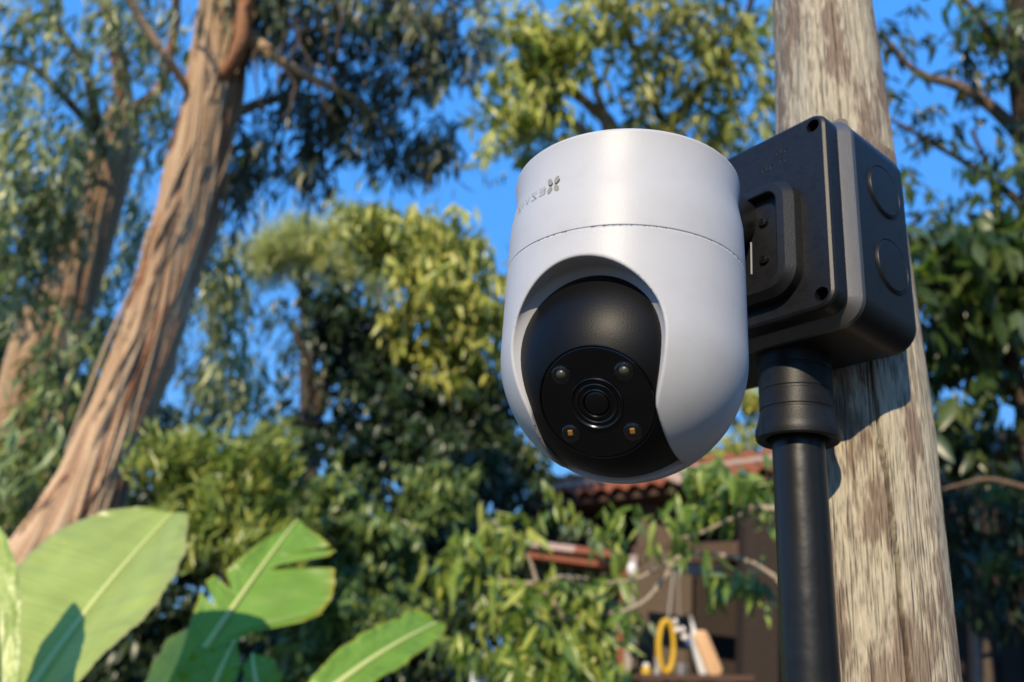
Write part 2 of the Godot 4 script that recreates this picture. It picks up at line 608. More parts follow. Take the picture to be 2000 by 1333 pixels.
func pole() -> void:
	var o := thing("wooden_post", Vector3(0.2256, 0, -0.4996), "round weathered wooden post with flaking pale paint behind the black box", "post")
	var tx := pole_image()
	var m := mat(Color.WHITE, 0.85)
	m.albedo_texture = tx[0]
	m.heightmap_enabled = true
	m.heightmap_texture = tx[1]
	m.heightmap_scale = 0.16
	var rows := []; var uvs := []
	var nz := FastNoiseLite.new(); nz.seed = 9; nz.frequency = 1.0; nz.fractal_octaves = 3
	var segs := 720
	var hs := []
	for i in 12: hs.append(-0.2 + i * 0.12)
	var y := 1.24
	while y < 2.35: hs.append(y); y += 0.006
	for i in 12: hs.append(2.4 + i * 0.1)
	# the drying crack, seen on the side that faces the lane, runs down and turns slightly
	for h in hs:
		var l := PackedVector3Array(); var t := PackedVector2Array()
		var r: float = 0.0414 - (0.0291 if h > 1.684 else 0.009) * (h - 1.684)
		var crack: float = 100.0 - (1.735 - h) * 45.0 + nz.get_noise_2d(h * 9.0, 3.0) * 2.5
		var crack2: float = 104.0 + nz.get_noise_2d(h * 8.0, 8.0) * 2.5
		for k in segs + 1:
			var a := TAU * k / segs
			var dg := rad_to_deg(a)
			var wob := 0.0012 * nz.get_noise_3d(cos(a) * 1.3, sin(a) * 1.3, h * 3.0) + 0.0004 * nz.get_noise_3d(cos(a) * 9.0, sin(a) * 9.0, h * 4.0)
			var depth: float = (0.004 + 0.016 * smoothstep(1.70, 1.58, h)) * smoothstep(1.78, 1.74, h) * exp(-pow((dg - crack) / (0.75 + 0.35 * smoothstep(1.68, 1.54, h)), 4.0))
			depth += 0.002 * smoothstep(1.58, 1.64, h) * exp(-pow((dg - crack2) / 0.55, 2.0))
			# a knot scar low on the lit side
			var rr := r + wob - depth
			l.append(Vector3(-0.0131 * h - 0.016 * clampf(1.684 - h, 0.0, 0.3) + rr * cos(a), h, 0.0317 * h + rr * sin(a)))
			t.append(Vector2(float(k) / segs, h / 0.62))
		rows.append(l); uvs.append(t)
	put(grid_mesh(rows, false, [], false, uvs), "shaft", m, o)

# ---------------------------------------------------------------- security camera
var body_at := Vector3(0.0455, 1.7006, -0.3071)
func slot_basis() -> Basis:                                       # z: the way the opening faces; y: the body's axis
	var up := Vector3(-0.0093, 1, 0.0148).normalized()
	var b := deg_to_rad(209.2)
	var fwd := Vector3(sin(b), 0, -cos(b))
	fwd = (fwd - up * fwd.dot(up)).normalized()
	return Basis(up.cross(fwd), up, fwd)

func shell_sdf(p: Vector3) -> float:
	var rad := Vector2(p.x, p.z).length()
	var d: float
	if p.y > -0.0355: d = rad - 0.0500
	else: d = (p - Vector3(0, -0.0355, 0)).length() - 0.0500
	d = maxf(d, p.y + 0.0001)
	var a := 0.0244 + 0.0068 * smoothstep(0.030, 0.041, p.z)
	var q := Vector2(p.x, p.y + 0.0427)
	var s := (q.length() if q.y > 0.0 else absf(q.x)) - a
	s = maxf(s * 0.85, -0.004 - p.z)
	# smooth maximum rounds the rim of the opening
	var k := 0.0011
	var e := maxf(k - absf(d + s), 0.0) / k
	return maxf(d, -s) + e * e * k * 0.25

func curved_stroke(m: MB, pts: Array, w: float, radius: float) -> void:     # a thin raised line on a cylinder; pts are (angle, height)
	for i in pts.size() - 1:
		var a: Vector2 = pts[i]; var b: Vector2 = pts[i + 1]
		var n := 4
		for k in n:
			var p := a.lerp(b, float(k) / n); var q := a.lerp(b, float(k + 1) / n)
			var d := Vector2((q - p).x * radius, (q - p).y).normalized().orthogonal() * w * 0.5
			var c := []
			for e in [[p, -1.0], [q, -1.0], [q, 1.0], [p, 1.0]]:
				var ang: float = e[0].x + e[1] * d.x / radius
				c.append(Vector3(radius * sin(ang), e[0].y + e[1] * d.y, radius * cos(ang)))
			if (c[1] - c[0]).cross(c[3] - c[0]).dot(c[0] * Vector3(1, 0, 1)) > 0: m.quad(c[0], c[1], c[2], c[3])
			else: m.quad(c[0], c[3], c[2], c[1])

func security_camera() -> void:
	var o := thing("security_camera", body_at, "white pan tilt security camera with black eyeball lens, bracketed to the black box", "security camera")
	var B := slot_basis()
	o.basis = B
	# upper half: a turned shell with a rounded top edge
	put(lathe([[0.0, 0.0002], [0.0496, 0.0002], [0.0499, 0.0004], [0.0500, 0.0008], [0.04995, 0.01], [0.0497, 0.02], [0.0478, 0.032], [0.0490, 0.0418], [0.0488, 0.0428], [0.0483, 0.0434], [0.047, 0.0437], [0.03, 0.0441], [0.0, 0.0442]], 128).mesh(30), "upper_shell", M.white, o)
	put(lathe([[0.0, -0.0008], [0.0492, -0.0008], [0.0492, 0.0008], [0.0, 0.0008]], 96).mesh(30), "seam", M.seam, o)
	put(nets(shell_sdf, Vector3(-0.053, -0.089, -0.053), Vector3(0.053, 0.004, 0.053), 0.00075), "lower_shell", M.white, o)
	# logo: four petals and five letters, read mirrored in the photograph
	var R := 0.04985
	var off := deg_to_rad(20.8)                              # turns angles about the viewer's line into the body's own
	var petals := MB.new()
	var ic := deg_to_rad(-35.0) + off
	for px in [-1, 1]:
		for py in [-1, 1]:
			var cx: float = ic + px * 0.0017 / R
			var cy: float = 0.0228 + py * 0.0019
			var n := 18
			for k in n:
				var q := []
				for e in [k, k + 1]:
					var t: float = TAU * e / n
					var v := Vector2(cos(t) * 0.0011, sin(t) * 0.0016).rotated(-0.5 * px * py)
					q.append(Vector3(R * sin(cx + v.x / R), cy + v.y, R * cos(cx + v.x / R)))
				petals.tri(Vector3(R * sin(cx), cy, R * cos(cx)), q[0], q[1])
	put(petals.mesh(), "logo_mark", M.print, o)
	var glyphs := [
		[[[1, 1], [-1, 1], [-1, -1], [1, -1]], [[-1, 0], [0.8, 0]]],   # E
		[[[-1, 1], [1, 1], [-1, -1], [1, -1]]],                          # Z
		[[[-1, 1], [0, -1], [1, 1]]],                                    # V
		[[[0, 1], [0, -1]]],                                             # I
		[[[-1, 1], [1, 1], [-1, -1], [1, -1]]]]                          # Z
	var spots := [-42.0, -47.6, -53.2, -57.6, -61.8]
	for g in 5:
		var letter := MB.new()
		for line in glyphs[g]:
			var pts := []
			for c in line: pts.append(Vector2(deg_to_rad(spots[g]) + off - c[0] * 0.0017 / R, 0.0219 + c[1] * 0.0016))
			curved_stroke(letter, pts, 0.0003, R)
		put(letter.mesh(), "logo_letter", M.print, o)
	# the eyeball: a ball with a flat glass face that looks down at the viewer
	var eye_at := Vector3(0, -0.0408, 0.0035)
	var el := deg_to_rad(-37.5)
	var az := deg_to_rad(5.5)
	var look := Vector3(sin(az) * cos(el), sin(el), cos(az) * cos(el))
	var ex := Vector3.UP.cross(look).normalized()
	var T := Transform3D(Basis(ex, look, ex.cross(look)), eye_at)     # y of this frame is where the lens looks
	var prof := []
	for k in 41:
		var t := -PI / 2 + (PI / 2 + deg_to_rad(58.5)) * k / 40.0
		prof.append([maxf(0.0, 0.0430 * cos(t)), 0.0430 * sin(t)])
	prof[0][0] = 0.0
	var rim := 0.0430 * cos(deg_to_rad(58.5)); var rimy := 0.0430 * sin(deg_to_rad(58.5))
	prof.append_array([[rim - 0.0004, rimy + 0.0002], [rim - 0.0008, rimy + 0.0001], [rim - 0.0009, rimy - 0.0006], [0.0, rimy - 0.0006]])
	var ball := put(lathe(prof, 96).mesh(28), "eyeball", M.dome, o, T)
	var py0 := rimy - 0.0004
	put(lathe([[0.0, py0 - 0.0004], [rim - 0.001, py0 - 0.0004], [rim - 0.001, py0 + 0.0002], [rim - 0.0014, py0 + 0.0005], [0.0098, py0 + 0.0006], [0.0, py0 + 0.0006]], 96).mesh(28), "face_plate", M.gloss, ball)
	var lens := put(lathe([[0.0086, py0 + 0.0006], [0.0098, py0 + 0.0007], [0.0099, py0 + 0.0012], [0.0096, py0 + 0.0016], [0.0092, py0 + 0.0014], [0.0088, py0 + 0.0008]], 72).mesh(30), "lens", M.satin, ball)
	put(lathe([[0.0070, py0 + 0.0007], [0.0076, py0 + 0.0008], [0.0077, py0 + 0.0013], [0.0074, py0 + 0.0015], [0.0070, py0 + 0.0012]], 64).mesh(30), "lens_ring", M.satin, lens)
	put(lathe([[0.0050, py0 + 0.0007], [0.0054, py0 + 0.0008], [0.0055, py0 + 0.0012], [0.0052, py0 + 0.0014], [0.0049, py0 + 0.001]], 64).mesh(30), "lens_ring", M.satin, lens)
	var gl := [[0.0048, py0 + 0.0006]]
	for k in 9: gl.append([0.0046 * cos(PI / 2 * k / 8.0), py0 + 0.0007 + 0.0012 * sin(PI / 2 * k / 8.0)])
	gl[-1][0] = 0.0
	put(lathe(gl, 48).mesh(40), "lens_glass", M.gloss, lens)
	for s in [[-1, 1], [1, 1], [-1, -1], [1, -1]]:
		var pt := Transform3D(Basis(), Vector3(s[0] * 0.0118, py0 + 0.0006, -s[1] * 0.0116))
		var dome := []
		for k in 9: dome.append([0.0037 * cos(PI / 2 * k / 8.0), 0.0016 * sin(PI / 2 * k / 8.0)])
		dome[-1][0] = 0.0
		var lamp := put(lathe(dome, 36).mesh(50), "lamp_lens", M.clear, ball, pt)
		if s[1] > 0:
			put(lathe([[0.0018, 0.0], [0.0018, 0.0002], [0.0011, 0.0009], [0.0, 0.0011]], 24).mesh(50), "lamp_chip", M.bulb_dark, lamp)
		else:
			put(slab(Vector3(0.0019, 0.0007, 0.0021), 0.0003, Vector3(0.0, 0.0004, -0.0004)).mesh(20), "lamp_chip", M.amber, lamp)
	# bracket: foot on the box lid, recessed pocket with screws, arm to the body
	var F := lid_frame()
	var inv := o.transform.affine_inverse()
	var foot := put(loft(0.078, 0.066, 0.014, [[0.0, 0.0], [0.0, 0.0055], [0.0035, 0.0095], [0.0072, 0.0100], [0.0078, 0.0097], [0.0081, 0.0090], [0.0083, 0.0045]], 1, 8).mesh(30), "mounting_foot", M.black, o, inv * F * Transform3D(Basis(), Vector3(0.0, -0.0120, 0.0002)))
	put(loft(0.040, 0.036, 0.006, [[0.0, 0.0], [0.0, 0.046], [0.003, 0.050]], 1, 6).mesh(30), "arm_block", M.black, o, inv * F * Transform3D(Basis(), Vector3(-0.017, -0.002, 0.004)))
	for x in [-1, 1]:
		for yy in [-0.010, 0.0116]:
			var sc := put(lathe([[0.0, 0.0], [0.0028, 0.0], [0.0028, 0.0012], [0.0022, 0.0021], [0.0012, 0.0023], [0.001, 0.0016], [0.0, 0.0016]], 24).mesh(35), "screw", M.screw, foot, Transform3D(Basis(Vector3.RIGHT, PI / 2), Vector3(x * 0.0205, yy, 0.004)))
			put(slab(Vector3(0.0036, 0.0003, 0.0007), 0.0001, Vector3(0, 0.0023, 0)).mesh(20), "screw_slot", M.black, sc)
	var arm := MB.new()
	var arm_path := []
	var start := F * Vector3(0.0, 0.008, 0.003)
	var stop := body_at + Vector3(0.006, 0.010, -0.012)
	for k in 9:
		var t := k / 8.0
		arm_path.append([start.lerp(stop, t) + Vector3(0, 0.004 * sin(PI * t), 0), lerpf(0.016, 0.02, t)])
	world_put(tube(arm_path, 28).mesh(50), "arm", M.black, o)
	put(slab(Vector3(0.0005, 0.0155, 0.0008), 0.0001).mesh(20), "bracket_edge", M.grey, o, inv * Transform3D(F.basis, Vector3(0.0996, 1.7154, -0.3039)))

# ---------------------------------------------------------------- junction box
var BN := Vector3(0.1471, 1.711, -0.3314)
func lid_frame() -> Transform3D:                                  # origin at the middle of the lid, x to the right, z out of it
	var dr := Vector3(0.8116, 0, -0.5841)
	var dl := Vector3(-0.5841, 0, -0.8116)
	var up := Vector3(0.018, 1, -0.0045).normalized()
	var z := -dr
	z = (z - up * z.dot(up)).normalized()
	var x := up.cross(z)
	return Transform3D(Basis(x, up, z), BN + dl * 0.055 + up * 0.055)

func junction_box() -> void:
	var F := lid_frame()
	var o := thing("junction_box", F.origin, "square black plastic junction box mounted on the wooden post", "junction box")
	o.basis = F.basis
	var W := 0.1175
	var LW := 0.1098
	# lid: rounded slab whose front has four sunk screw holes
	put(loft(LW, LW, 0.0085, [[0.001, -0.0112], [0.0, -0.0105], [0.0, -0.0022], [0.0007, -0.0008], [0.002, 0.0]], 2, 8).mesh(25), "lid", M.black, o)
	var face := MB.new()
	var half := LW / 2 - 0.002
	var ring := rrect(half * 2, half * 2, 0.0068, 8)
	for qx in [-1, 1]:
		for qy in [-1, 1]:
			var hc := Vector2(qx * 0.0478, qy * 0.0478)
			var outline := PackedVector2Array([Vector2.ZERO])
			for p in ring:
				if p.x * qx > 0 and p.y * qy > 0: outline.append(p)
			outline.append(Vector2.ZERO)
			# the quarter: from the middle of one side, round the corner, to the middle of the next, to the centre
			var pts: Array[Vector2] = []
			for p in outline: if p != Vector2.ZERO: pts.append(p)
			pts.append(Vector2(qx * half, 0)); pts.append(Vector2(0, qy * half)); pts.append(Vector2.ZERO)
			for k in 24:
				var a := TAU * k / 24
				var d := Vector2(cos(a), sin(a))
				var best := 1.0
				if absf(d.x) > 1e-6:
					var t1: float = ((qx * half if d.x * qx > 0 else 0.0) - hc.x) / d.x
					best = minf(best, t1)
				if absf(d.y) > 1e-6:
					var t2: float = ((qy * half if d.y * qy > 0 else 0.0) - hc.y) / d.y
					best = minf(best, t2)
				pts.append(hc + d * best)
			var keep: Array[Vector2] = []
			var cc := Vector2(qx * (half - 0.0068), qy * (half - 0.0068))
			for p in pts:
				var r := (p - cc) * Vector2(qx, qy)
				if r.x > 0 and r.y > 0 and r.length() > 0.00681: p = cc + (p - cc).normalized() * 0.0068
				keep.append(p)
			keep.sort_custom(func(a, b): return (a - hc).angle() < (b - hc).angle())
			for k in keep.size():
				var a := keep[k]; var b := keep[(k + 1) % keep.size()]
				var ia := hc + (a - hc).normalized() * 0.0036; var ib := hc + (b - hc).normalized() * 0.0036
				var A := Vector3(a.x, a.y, 0); var Bq := Vector3(b.x, b.y, 0); var C := Vector3(ib.x, ib.y, 0); var D := Vector3(ia.x, ia.y, 0)
				face.quad(A, Bq, C, D)
				face.quad(D, C, C + Vector3(0, 0, -0.007), D + Vector3(0, 0, -0.007))
				face.tri(Vector3(hc.x, hc.y, -0.007), D + Vector3(0, 0, -0.007), C + Vector3(0, 0, -0.007))
	put(face.mesh(30), "lid_face", M.black, o)
	for qx in [-1, 1]:
		for qy in [-1, 1]:
			put(lathe([[0.0, 0.0], [0.0022, 0.0], [0.0022, 0.0008], [0.0016, 0.0014], [0.0, 0.0014]], 20).mesh(30), "lid_screw", M.screw, o, Transform3D(Basis(Vector3.RIGHT, PI / 2), Vector3(qx * 0.0478, qy * 0.0478, -0.0068)))
	# moulded lettering, too worn to read: short raised strokes
	var marks := MB.new()
	for c in [[0.026, 0.041], [0.0285, 0.0412], [0.031, 0.0408], [0.028, 0.0355], [0.0305, 0.0352], [0.022, 0.0345], [0.0195, 0.0347], [0.017, 0.0345]]:
		marks.add(slab(Vector3(0.0005, 0.003, 0.0003), 0.0001, Vector3(c[0], c[1], 0.0001)), Transform3D())
		marks.add(slab(Vector3(0.0014, 0.0005, 0.0003), 0.0001, Vector3(c[0] + 0.0008, c[1] + (0.0012 if int(c[0] * 10000) % 3 else -0.0012), 0.0001)), Transform3D())
	put(marks.mesh(20), "moulded_mark", M.black, o)
	put(loft(W, W, 0.013, [[0.0, -0.0196], [0.0, -0.0170], [0.0003, -0.0166], [0.0046, -0.0117], [0.0052, -0.0114]], 3, 10).mesh(25), "flange", M.flange_glare, o)
	put(loft(W, W, 0.0135, [[0.007, -0.0715], [0.0035, -0.0705], [0.0012, -0.068], [0.0003, -0.064], [0.0, -0.0197]], 3, 10).mesh(25), "body", M.black, o)
	# round knockouts on the side
	for k in [[-0.0453, 0.0243], [-0.0468, -0.0188]]:
		var kb := Transform3D(Basis(Vector3.FORWARD, PI / 2), Vector3(W / 2 - 0.0002, k[1], k[0]))
		put(lathe([[0.0151, 0.0], [0.0149, 0.0007], [0.0145, 0.0008], [0.0143, 0.0003], [0.0139, 0.0003], [0.0136, 0.0009], [0.0133, 0.001], [0.0, 0.001]], 64).mesh(30), "knockout", M.black, o, kb)
	# lug with a hole on the top edge
	var lug := MB.new()
	var prev := []
	for k in 25:
		var a := TAU * k / 24.0
		var ou := Vector2(cos(a) * 0.0042, sin(a) * 0.0048)
		if sin(a) < 0: ou.y = sin(a) * 0.010
		var q := [Vector3(ou.x, ou.y, 0.002), Vector3(cos(a) * 0.0017, sin(a) * 0.0017, 0.002), Vector3(cos(a) * 0.0017, sin(a) * 0.0017, -0.002), Vector3(ou.x, ou.y, -0.002)]
		if k:
			for e in 4: lug.quad(prev[e], q[e], q[(e + 1) % 4], prev[(e + 1) % 4])
		prev = q
	put(lug.mesh(30), "lug", M.black, o, Transform3D(Basis(Vector3.UP, 0.5), Vector3(0.049, 0.0585, -0.024)))

# ---------------------------------------------------------------- conduit below the box
func conduit() -> void:
	var o := thing("conduit_pipe", Vector3(0.1506, 0.0, -0.396), "black plastic conduit pipe with stepped collar running down from the box", "pipe")
	put(lathe([[0.0, -0.05], [0.0129, -0.05], [0.0129, 0.6], [0.0129, 1.2], [0.0129, 1.45], [0.0129, 1.668], [0.0, 1.668]], 64).mesh(30), "pipe", M.black_worn, o)
	put(lathe([[0.0131, 1.668], [0.01590, 1.6625], [0.01993, 1.6615], [0.02078, 1.6625], [0.02104, 1.6645], [0.02099, 1.6665], [0.02035, 1.669], [0.01919, 1.6735], [0.01871, 1.676], [0.01813, 1.6765], [0.01813, 1.6775], [0.01855, 1.678], [0.01855, 1.6858], [0.01823, 1.6862], [0.01823, 1.6874], [0.01855, 1.688], [0.01855, 1.6985], [0.01813, 1.699], [0.01813, 1.7], [0.01866, 1.7005], [0.01908, 1.7115], [0.0, 1.7115]], 72).mesh(24), "collar", M.black, o)

# ---------------------------------------------------------------- house behind the shrubs
func cap_tile(p: Vector3, axis: Vector3, r: float, length: float, taper := 0.85) -> MB:   # a half-round clay tile
	var m := MB.new()
	var z := axis.normalized()
	var x := Vector3.UP.cross(z).normalized()
	var y := z.cross(x)
	var n := 8
	var th := r * 0.14
	for k in n:
		var q := []
		for e in [k, k + 1]:
			var a: float = PI * e / n
			for s in [[r, 0.0], [r - th, 0.0], [r * taper, length], [r * taper - th, length]]:
				q.append(p + (x * cos(a) + y * sin(a)) * s[0] + z * (s[1] - length / 2))
		m.quad(q[0], q[2], q[6], q[4]) if false else m.quad(q[0], q[4], q[6], q[2])
		m.quad(q[1], q[3], q[7], q[5])
		m.quad(q[0], q[1], q[5], q[4])
		m.quad(q[2], q[6], q[7], q[3])
	return m

func beam(a: Vector3, b: Vector3, w: float, h: float) -> MB:
	var z := (b - a).normalized()
	var x := Vector3.UP.cross(z)
	x = (Vector3.RIGHT - z * z.x).normalized() if absf(z.y) > 0.8 else x.normalized()
	var s := slab(Vector3(w, h, a.distance_to(b)), minf(w, h) * 0.08)
	return MB.new().add(s, Transform3D(Basis(x, z.cross(x), z), (a + b) / 2))

func house() -> void:
	var base := Vector3(1.4235, 1.5597, -6.2397)
	var o := thing("tiled_house", Vector3(base.x, 0, base.z), "dark timber house with terracotta tiled eaves seen through the branches", "house")
	# upper eave
	var e0 := Vector3(0.4812, 2.86, -6.8595)
	var e1 := Vector3(2.1394, 3.002, -5.6351)
	var along := (e1 - e0).normalized()
	var down := Vector3(0.42, -0.42, 0.8).normalized()
	var span := e0.distance_to(e1)
	for k in 13:
		var p := e0 + along * (0.16 + (span - 0.2) * k / 12.5)
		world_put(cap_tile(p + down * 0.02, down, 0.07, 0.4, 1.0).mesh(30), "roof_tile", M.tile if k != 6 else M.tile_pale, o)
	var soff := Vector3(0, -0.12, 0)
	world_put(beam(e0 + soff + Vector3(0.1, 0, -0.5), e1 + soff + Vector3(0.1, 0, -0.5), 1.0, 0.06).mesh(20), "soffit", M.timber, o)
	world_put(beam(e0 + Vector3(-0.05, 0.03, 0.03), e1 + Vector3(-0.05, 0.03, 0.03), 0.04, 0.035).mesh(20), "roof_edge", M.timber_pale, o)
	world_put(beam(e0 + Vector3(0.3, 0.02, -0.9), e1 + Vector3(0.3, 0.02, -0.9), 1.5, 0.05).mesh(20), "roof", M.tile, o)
	# lower roof with ridge tiles
	var l0 := Vector3(0.1448, 2.2877, -6.0535)
	var l1 := Vector3(0.8725, 2.203, -5.5948)
	for k in 8:
		var p := l0.lerp(l1, (k + 0.5) / 8.0)
		world_put(cap_tile(p, (l1 - l0), 0.052, 0.15, 0.9).mesh(30), "ridge_tile", M.tile_pale if k < 5 else M.tile, o)
	world_put(beam(l0 + Vector3(0, -0.04, -0.3), l1 + Vector3(0, -0.04, -0.3), 0.6, 0.04).mesh(20), "lower_roof", M.tile, o)
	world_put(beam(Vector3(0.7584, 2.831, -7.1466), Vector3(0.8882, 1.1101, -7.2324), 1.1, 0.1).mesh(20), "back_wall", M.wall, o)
	# window bay: frame, beam, sill, walls
	world_put(beam(Vector3(0.9962, 2.2671, -5.8731), Vector3(0.9765, 1.4584, -5.9193), 0.055, 0.055).mesh(20), "window_post", M.timber_pale, o)
	world_put(beam(Vector3(0.9472, 2.2673, -5.9118), Vector3(0.9269, 1.4273, -5.9571), 0.04, 0.06).mesh(20), "window_trim", M.tile, o)
	world_put(beam(Vector3(1.0011, 2.2693, -5.9231), Vector3(1.7768, 2.3463, -5.7281), 0.08, 0.13).mesh(20), "lintel", M.timber, o)
	world_put(beam(Vector3(1.0624, 2.2183, -5.8673), Vector3(1.2626, 2.2373, -5.8252), 0.03, 0.13).mesh(20), "lintel_board", M.wall_tan, o)
	world_put(beam(Vector3(1.338, 2.231, -6.067), Vector3(1.6721, 2.1998, -5.987), 0.03, 0.075).mesh(20), "shelf_board", M.timber_pale, o)
	world_put(beam(Vector3(0.9037, 1.4539, -5.8802), Vector3(1.7715, 1.5138, -5.68), 0.3, 0.04).mesh(20), "sill", M.timber, o)
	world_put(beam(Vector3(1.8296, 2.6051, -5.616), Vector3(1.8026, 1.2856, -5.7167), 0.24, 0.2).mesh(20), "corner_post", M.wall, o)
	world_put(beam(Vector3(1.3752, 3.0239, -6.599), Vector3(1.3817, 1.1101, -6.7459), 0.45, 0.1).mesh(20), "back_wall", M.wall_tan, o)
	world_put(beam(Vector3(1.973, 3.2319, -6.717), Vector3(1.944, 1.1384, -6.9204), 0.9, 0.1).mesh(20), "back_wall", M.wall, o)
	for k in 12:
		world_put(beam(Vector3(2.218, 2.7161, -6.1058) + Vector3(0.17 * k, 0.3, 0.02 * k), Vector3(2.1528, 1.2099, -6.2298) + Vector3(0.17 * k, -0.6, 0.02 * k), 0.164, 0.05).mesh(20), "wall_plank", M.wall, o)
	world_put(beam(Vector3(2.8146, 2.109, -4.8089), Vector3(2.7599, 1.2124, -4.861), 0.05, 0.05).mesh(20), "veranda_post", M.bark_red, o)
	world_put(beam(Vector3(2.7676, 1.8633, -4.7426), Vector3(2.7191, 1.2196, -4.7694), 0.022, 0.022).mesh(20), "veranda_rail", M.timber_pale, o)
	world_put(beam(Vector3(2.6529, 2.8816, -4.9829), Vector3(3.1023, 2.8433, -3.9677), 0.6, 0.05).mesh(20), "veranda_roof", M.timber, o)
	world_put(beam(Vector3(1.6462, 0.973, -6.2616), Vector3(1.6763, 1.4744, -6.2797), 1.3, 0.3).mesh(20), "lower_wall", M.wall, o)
	# things in the window
	var y := thing("coiled_hose", Vector3(1.2169, 1.5192, -5.7731), "yellow hose coiled in a tall loop hanging in the window", "hose")
	var loop := []
	for k in 41:
		var a := TAU * k / 40.0 * 2.0
		loop.append([Vector3(1.2155, 1.6739, -5.7721) + Vector3(cos(a) * 0.052, sin(a) * 0.165, 0.02 * sin(a * 0.5)), 0.017])
	world_put(tube(loop, 8).mesh(60), "coil", M.yellow, y)
	world_put(tube([[Vector3(1.2236, 1.8191, -5.7654), 0.006], [Vector3(1.2779, 2.1894, -5.8274), 0.006]], 6).mesh(60), "hanger", M.rope, y)
	var c2 := thing("hanging_cord", Vector3(1.34, 1.9299, -5.9389), "thin pale cord hanging from the lintel beside the yellow hose", "cord")
	world_put(tube([[Vector3(1.327, 2.2159, -5.9166), 0.005], [Vector3(1.3442, 1.8785, -5.941), 0.005]], 6).mesh(60), "cord", M.rope, c2)
	var b := thing("white_bottle", Vector3(1.4614, 1.5203, -5.7161), "white plastic bottle with a narrow neck tilted on the window sill", "bottle")
	b.rotation = Vector3(0.1, 0, 0.28)
	put(lathe([[0.0, 0.0], [0.034, 0.0], [0.04, 0.02], [0.043, 0.1], [0.04, 0.2], [0.026, 0.26], [0.013, 0.29], [0.012, 0.34], [0.0, 0.34]], 24).mesh(40), "bottle_body", M.white_gloss, b)
	put(lathe([[0.0, 0.335], [0.015, 0.335], [0.015, 0.37], [0.0, 0.372]], 20).mesh(40), "bottle_cap", M.grey, b)
	var t := thing("tan_wedge", Vector3(1.5249, 1.5082, -5.6476), "tan wedge shaped object leaning beside the white bottle", "ornament")
	t.rotation = Vector3(0, 0, 0.42)
	put(loft(0.1, 0.3, 0.045, [[0.02, -0.02], [0.0, 0.0], [0.0, 0.02], [0.02, 0.035]], 3, 6).mesh(40), "wedge", M.tan, t, Transform3D(Basis(), Vector3(0, 0.15, 0)))
	var s := thing("silver_cup", Vector3(1.3044, 1.4834, -5.7023), "small silver cup on the window sill under the yellow hose", "cup")
	put(lathe([[0.0, 0.0], [0.03, 0.0], [0.037, 0.09], [0.034, 0.09], [0.028, 0.01], [0.0, 0.01]], 24).mesh(40), "cup", M.steel, s)
	var j := thing("small_jar", Vector3(1.0877, 1.4703, -5.7983), "squat yellow and white jar at the left end of the sill", "jar")
	put(lathe([[0.0, 0.0], [0.03, 0.0], [0.034, 0.03], [0.03, 0.06], [0.0, 0.06]], 20).mesh(40), "jar_body", M.yellow, j)
	put(lathe([[0.0, 0.06], [0.022, 0.06], [0.022, 0.085], [0.0, 0.085]], 20).mesh(40), "jar_lid", M.white_gloss, j)
	var j2 := thing("pale_figurine", Vector3(1.1609, 1.4827, -5.7843), "small pale blue figurine between the jar and the yellow hose", "ornament")
	put(lathe([[0.0, 0.0], [0.028, 0.0], [0.02, 0.05], [0.012, 0.075], [0.02, 0.09], [0.018, 0.11], [0.0, 0.12]], 20).mesh(50), "figure", M.grey, j2)
	var p2 := thing("shell_garland", Vector3(1.3168, 1.8169, -5.8989), "string of white and pinkish shells hung right of the yellow hose", "garland")
	for k in 7:
		put(lathe([[0.0, -0.025], [0.022, -0.01], [0.026, 0.005], [0.012, 0.022], [0.0, 0.026]], 12).mesh(60), "shell", M.white_gloss if k % 3 else M.tile_pale, p2, Transform3D(Basis(Vector3(0.2, 0.3, 1).normalized(), k * 1.3), Vector3(-0.03 + k * 0.017, 0.02 - k * 0.016 + 0.02 * sin(k * 2.1), 0)))
	put(lathe([[0.0, -0.03], [0.02, -0.02], [0.022, 0.02], [0.0, 0.03]], 12).mesh(60), "bead", M.blue, p2, Transform3D(Basis(), Vector3(0.085, -0.1, 0)))
	var w := thing("white_lamp_globe", Vector3(0.9812, 2.1663, -5.8361), "white globe fixed at the top of the window post", "lamp globe")
	put(lathe([[0.0, -0.05], [0.02, -0.045], [0.034, -0.015], [0.036, 0.015], [0.022, 0.042], [0.0, 0.05]], 20).mesh(60), "globe", M.white_gloss, w)
	var st := thing("white_stake", Vector3(-0.0345, 1.4091, -3.3969), "short white stake standing in the shrub at the lower edge", "stake")
	put(lathe([[0.0, -1.4], [0.017, -1.4], [0.017, 0.066], [0.012, 0.075], [0.0, 0.076]], 16).mesh(40), "stake_shaft", M.white_gloss, st)

# ---------------------------------------------------------------- trees and shrubs
func plant(called: String, foot: Vector3, label: String, category: String, group := "") -> Node3D:
	return thing(called, Vector3(foot.x, 0, foot.z), label, category, group)

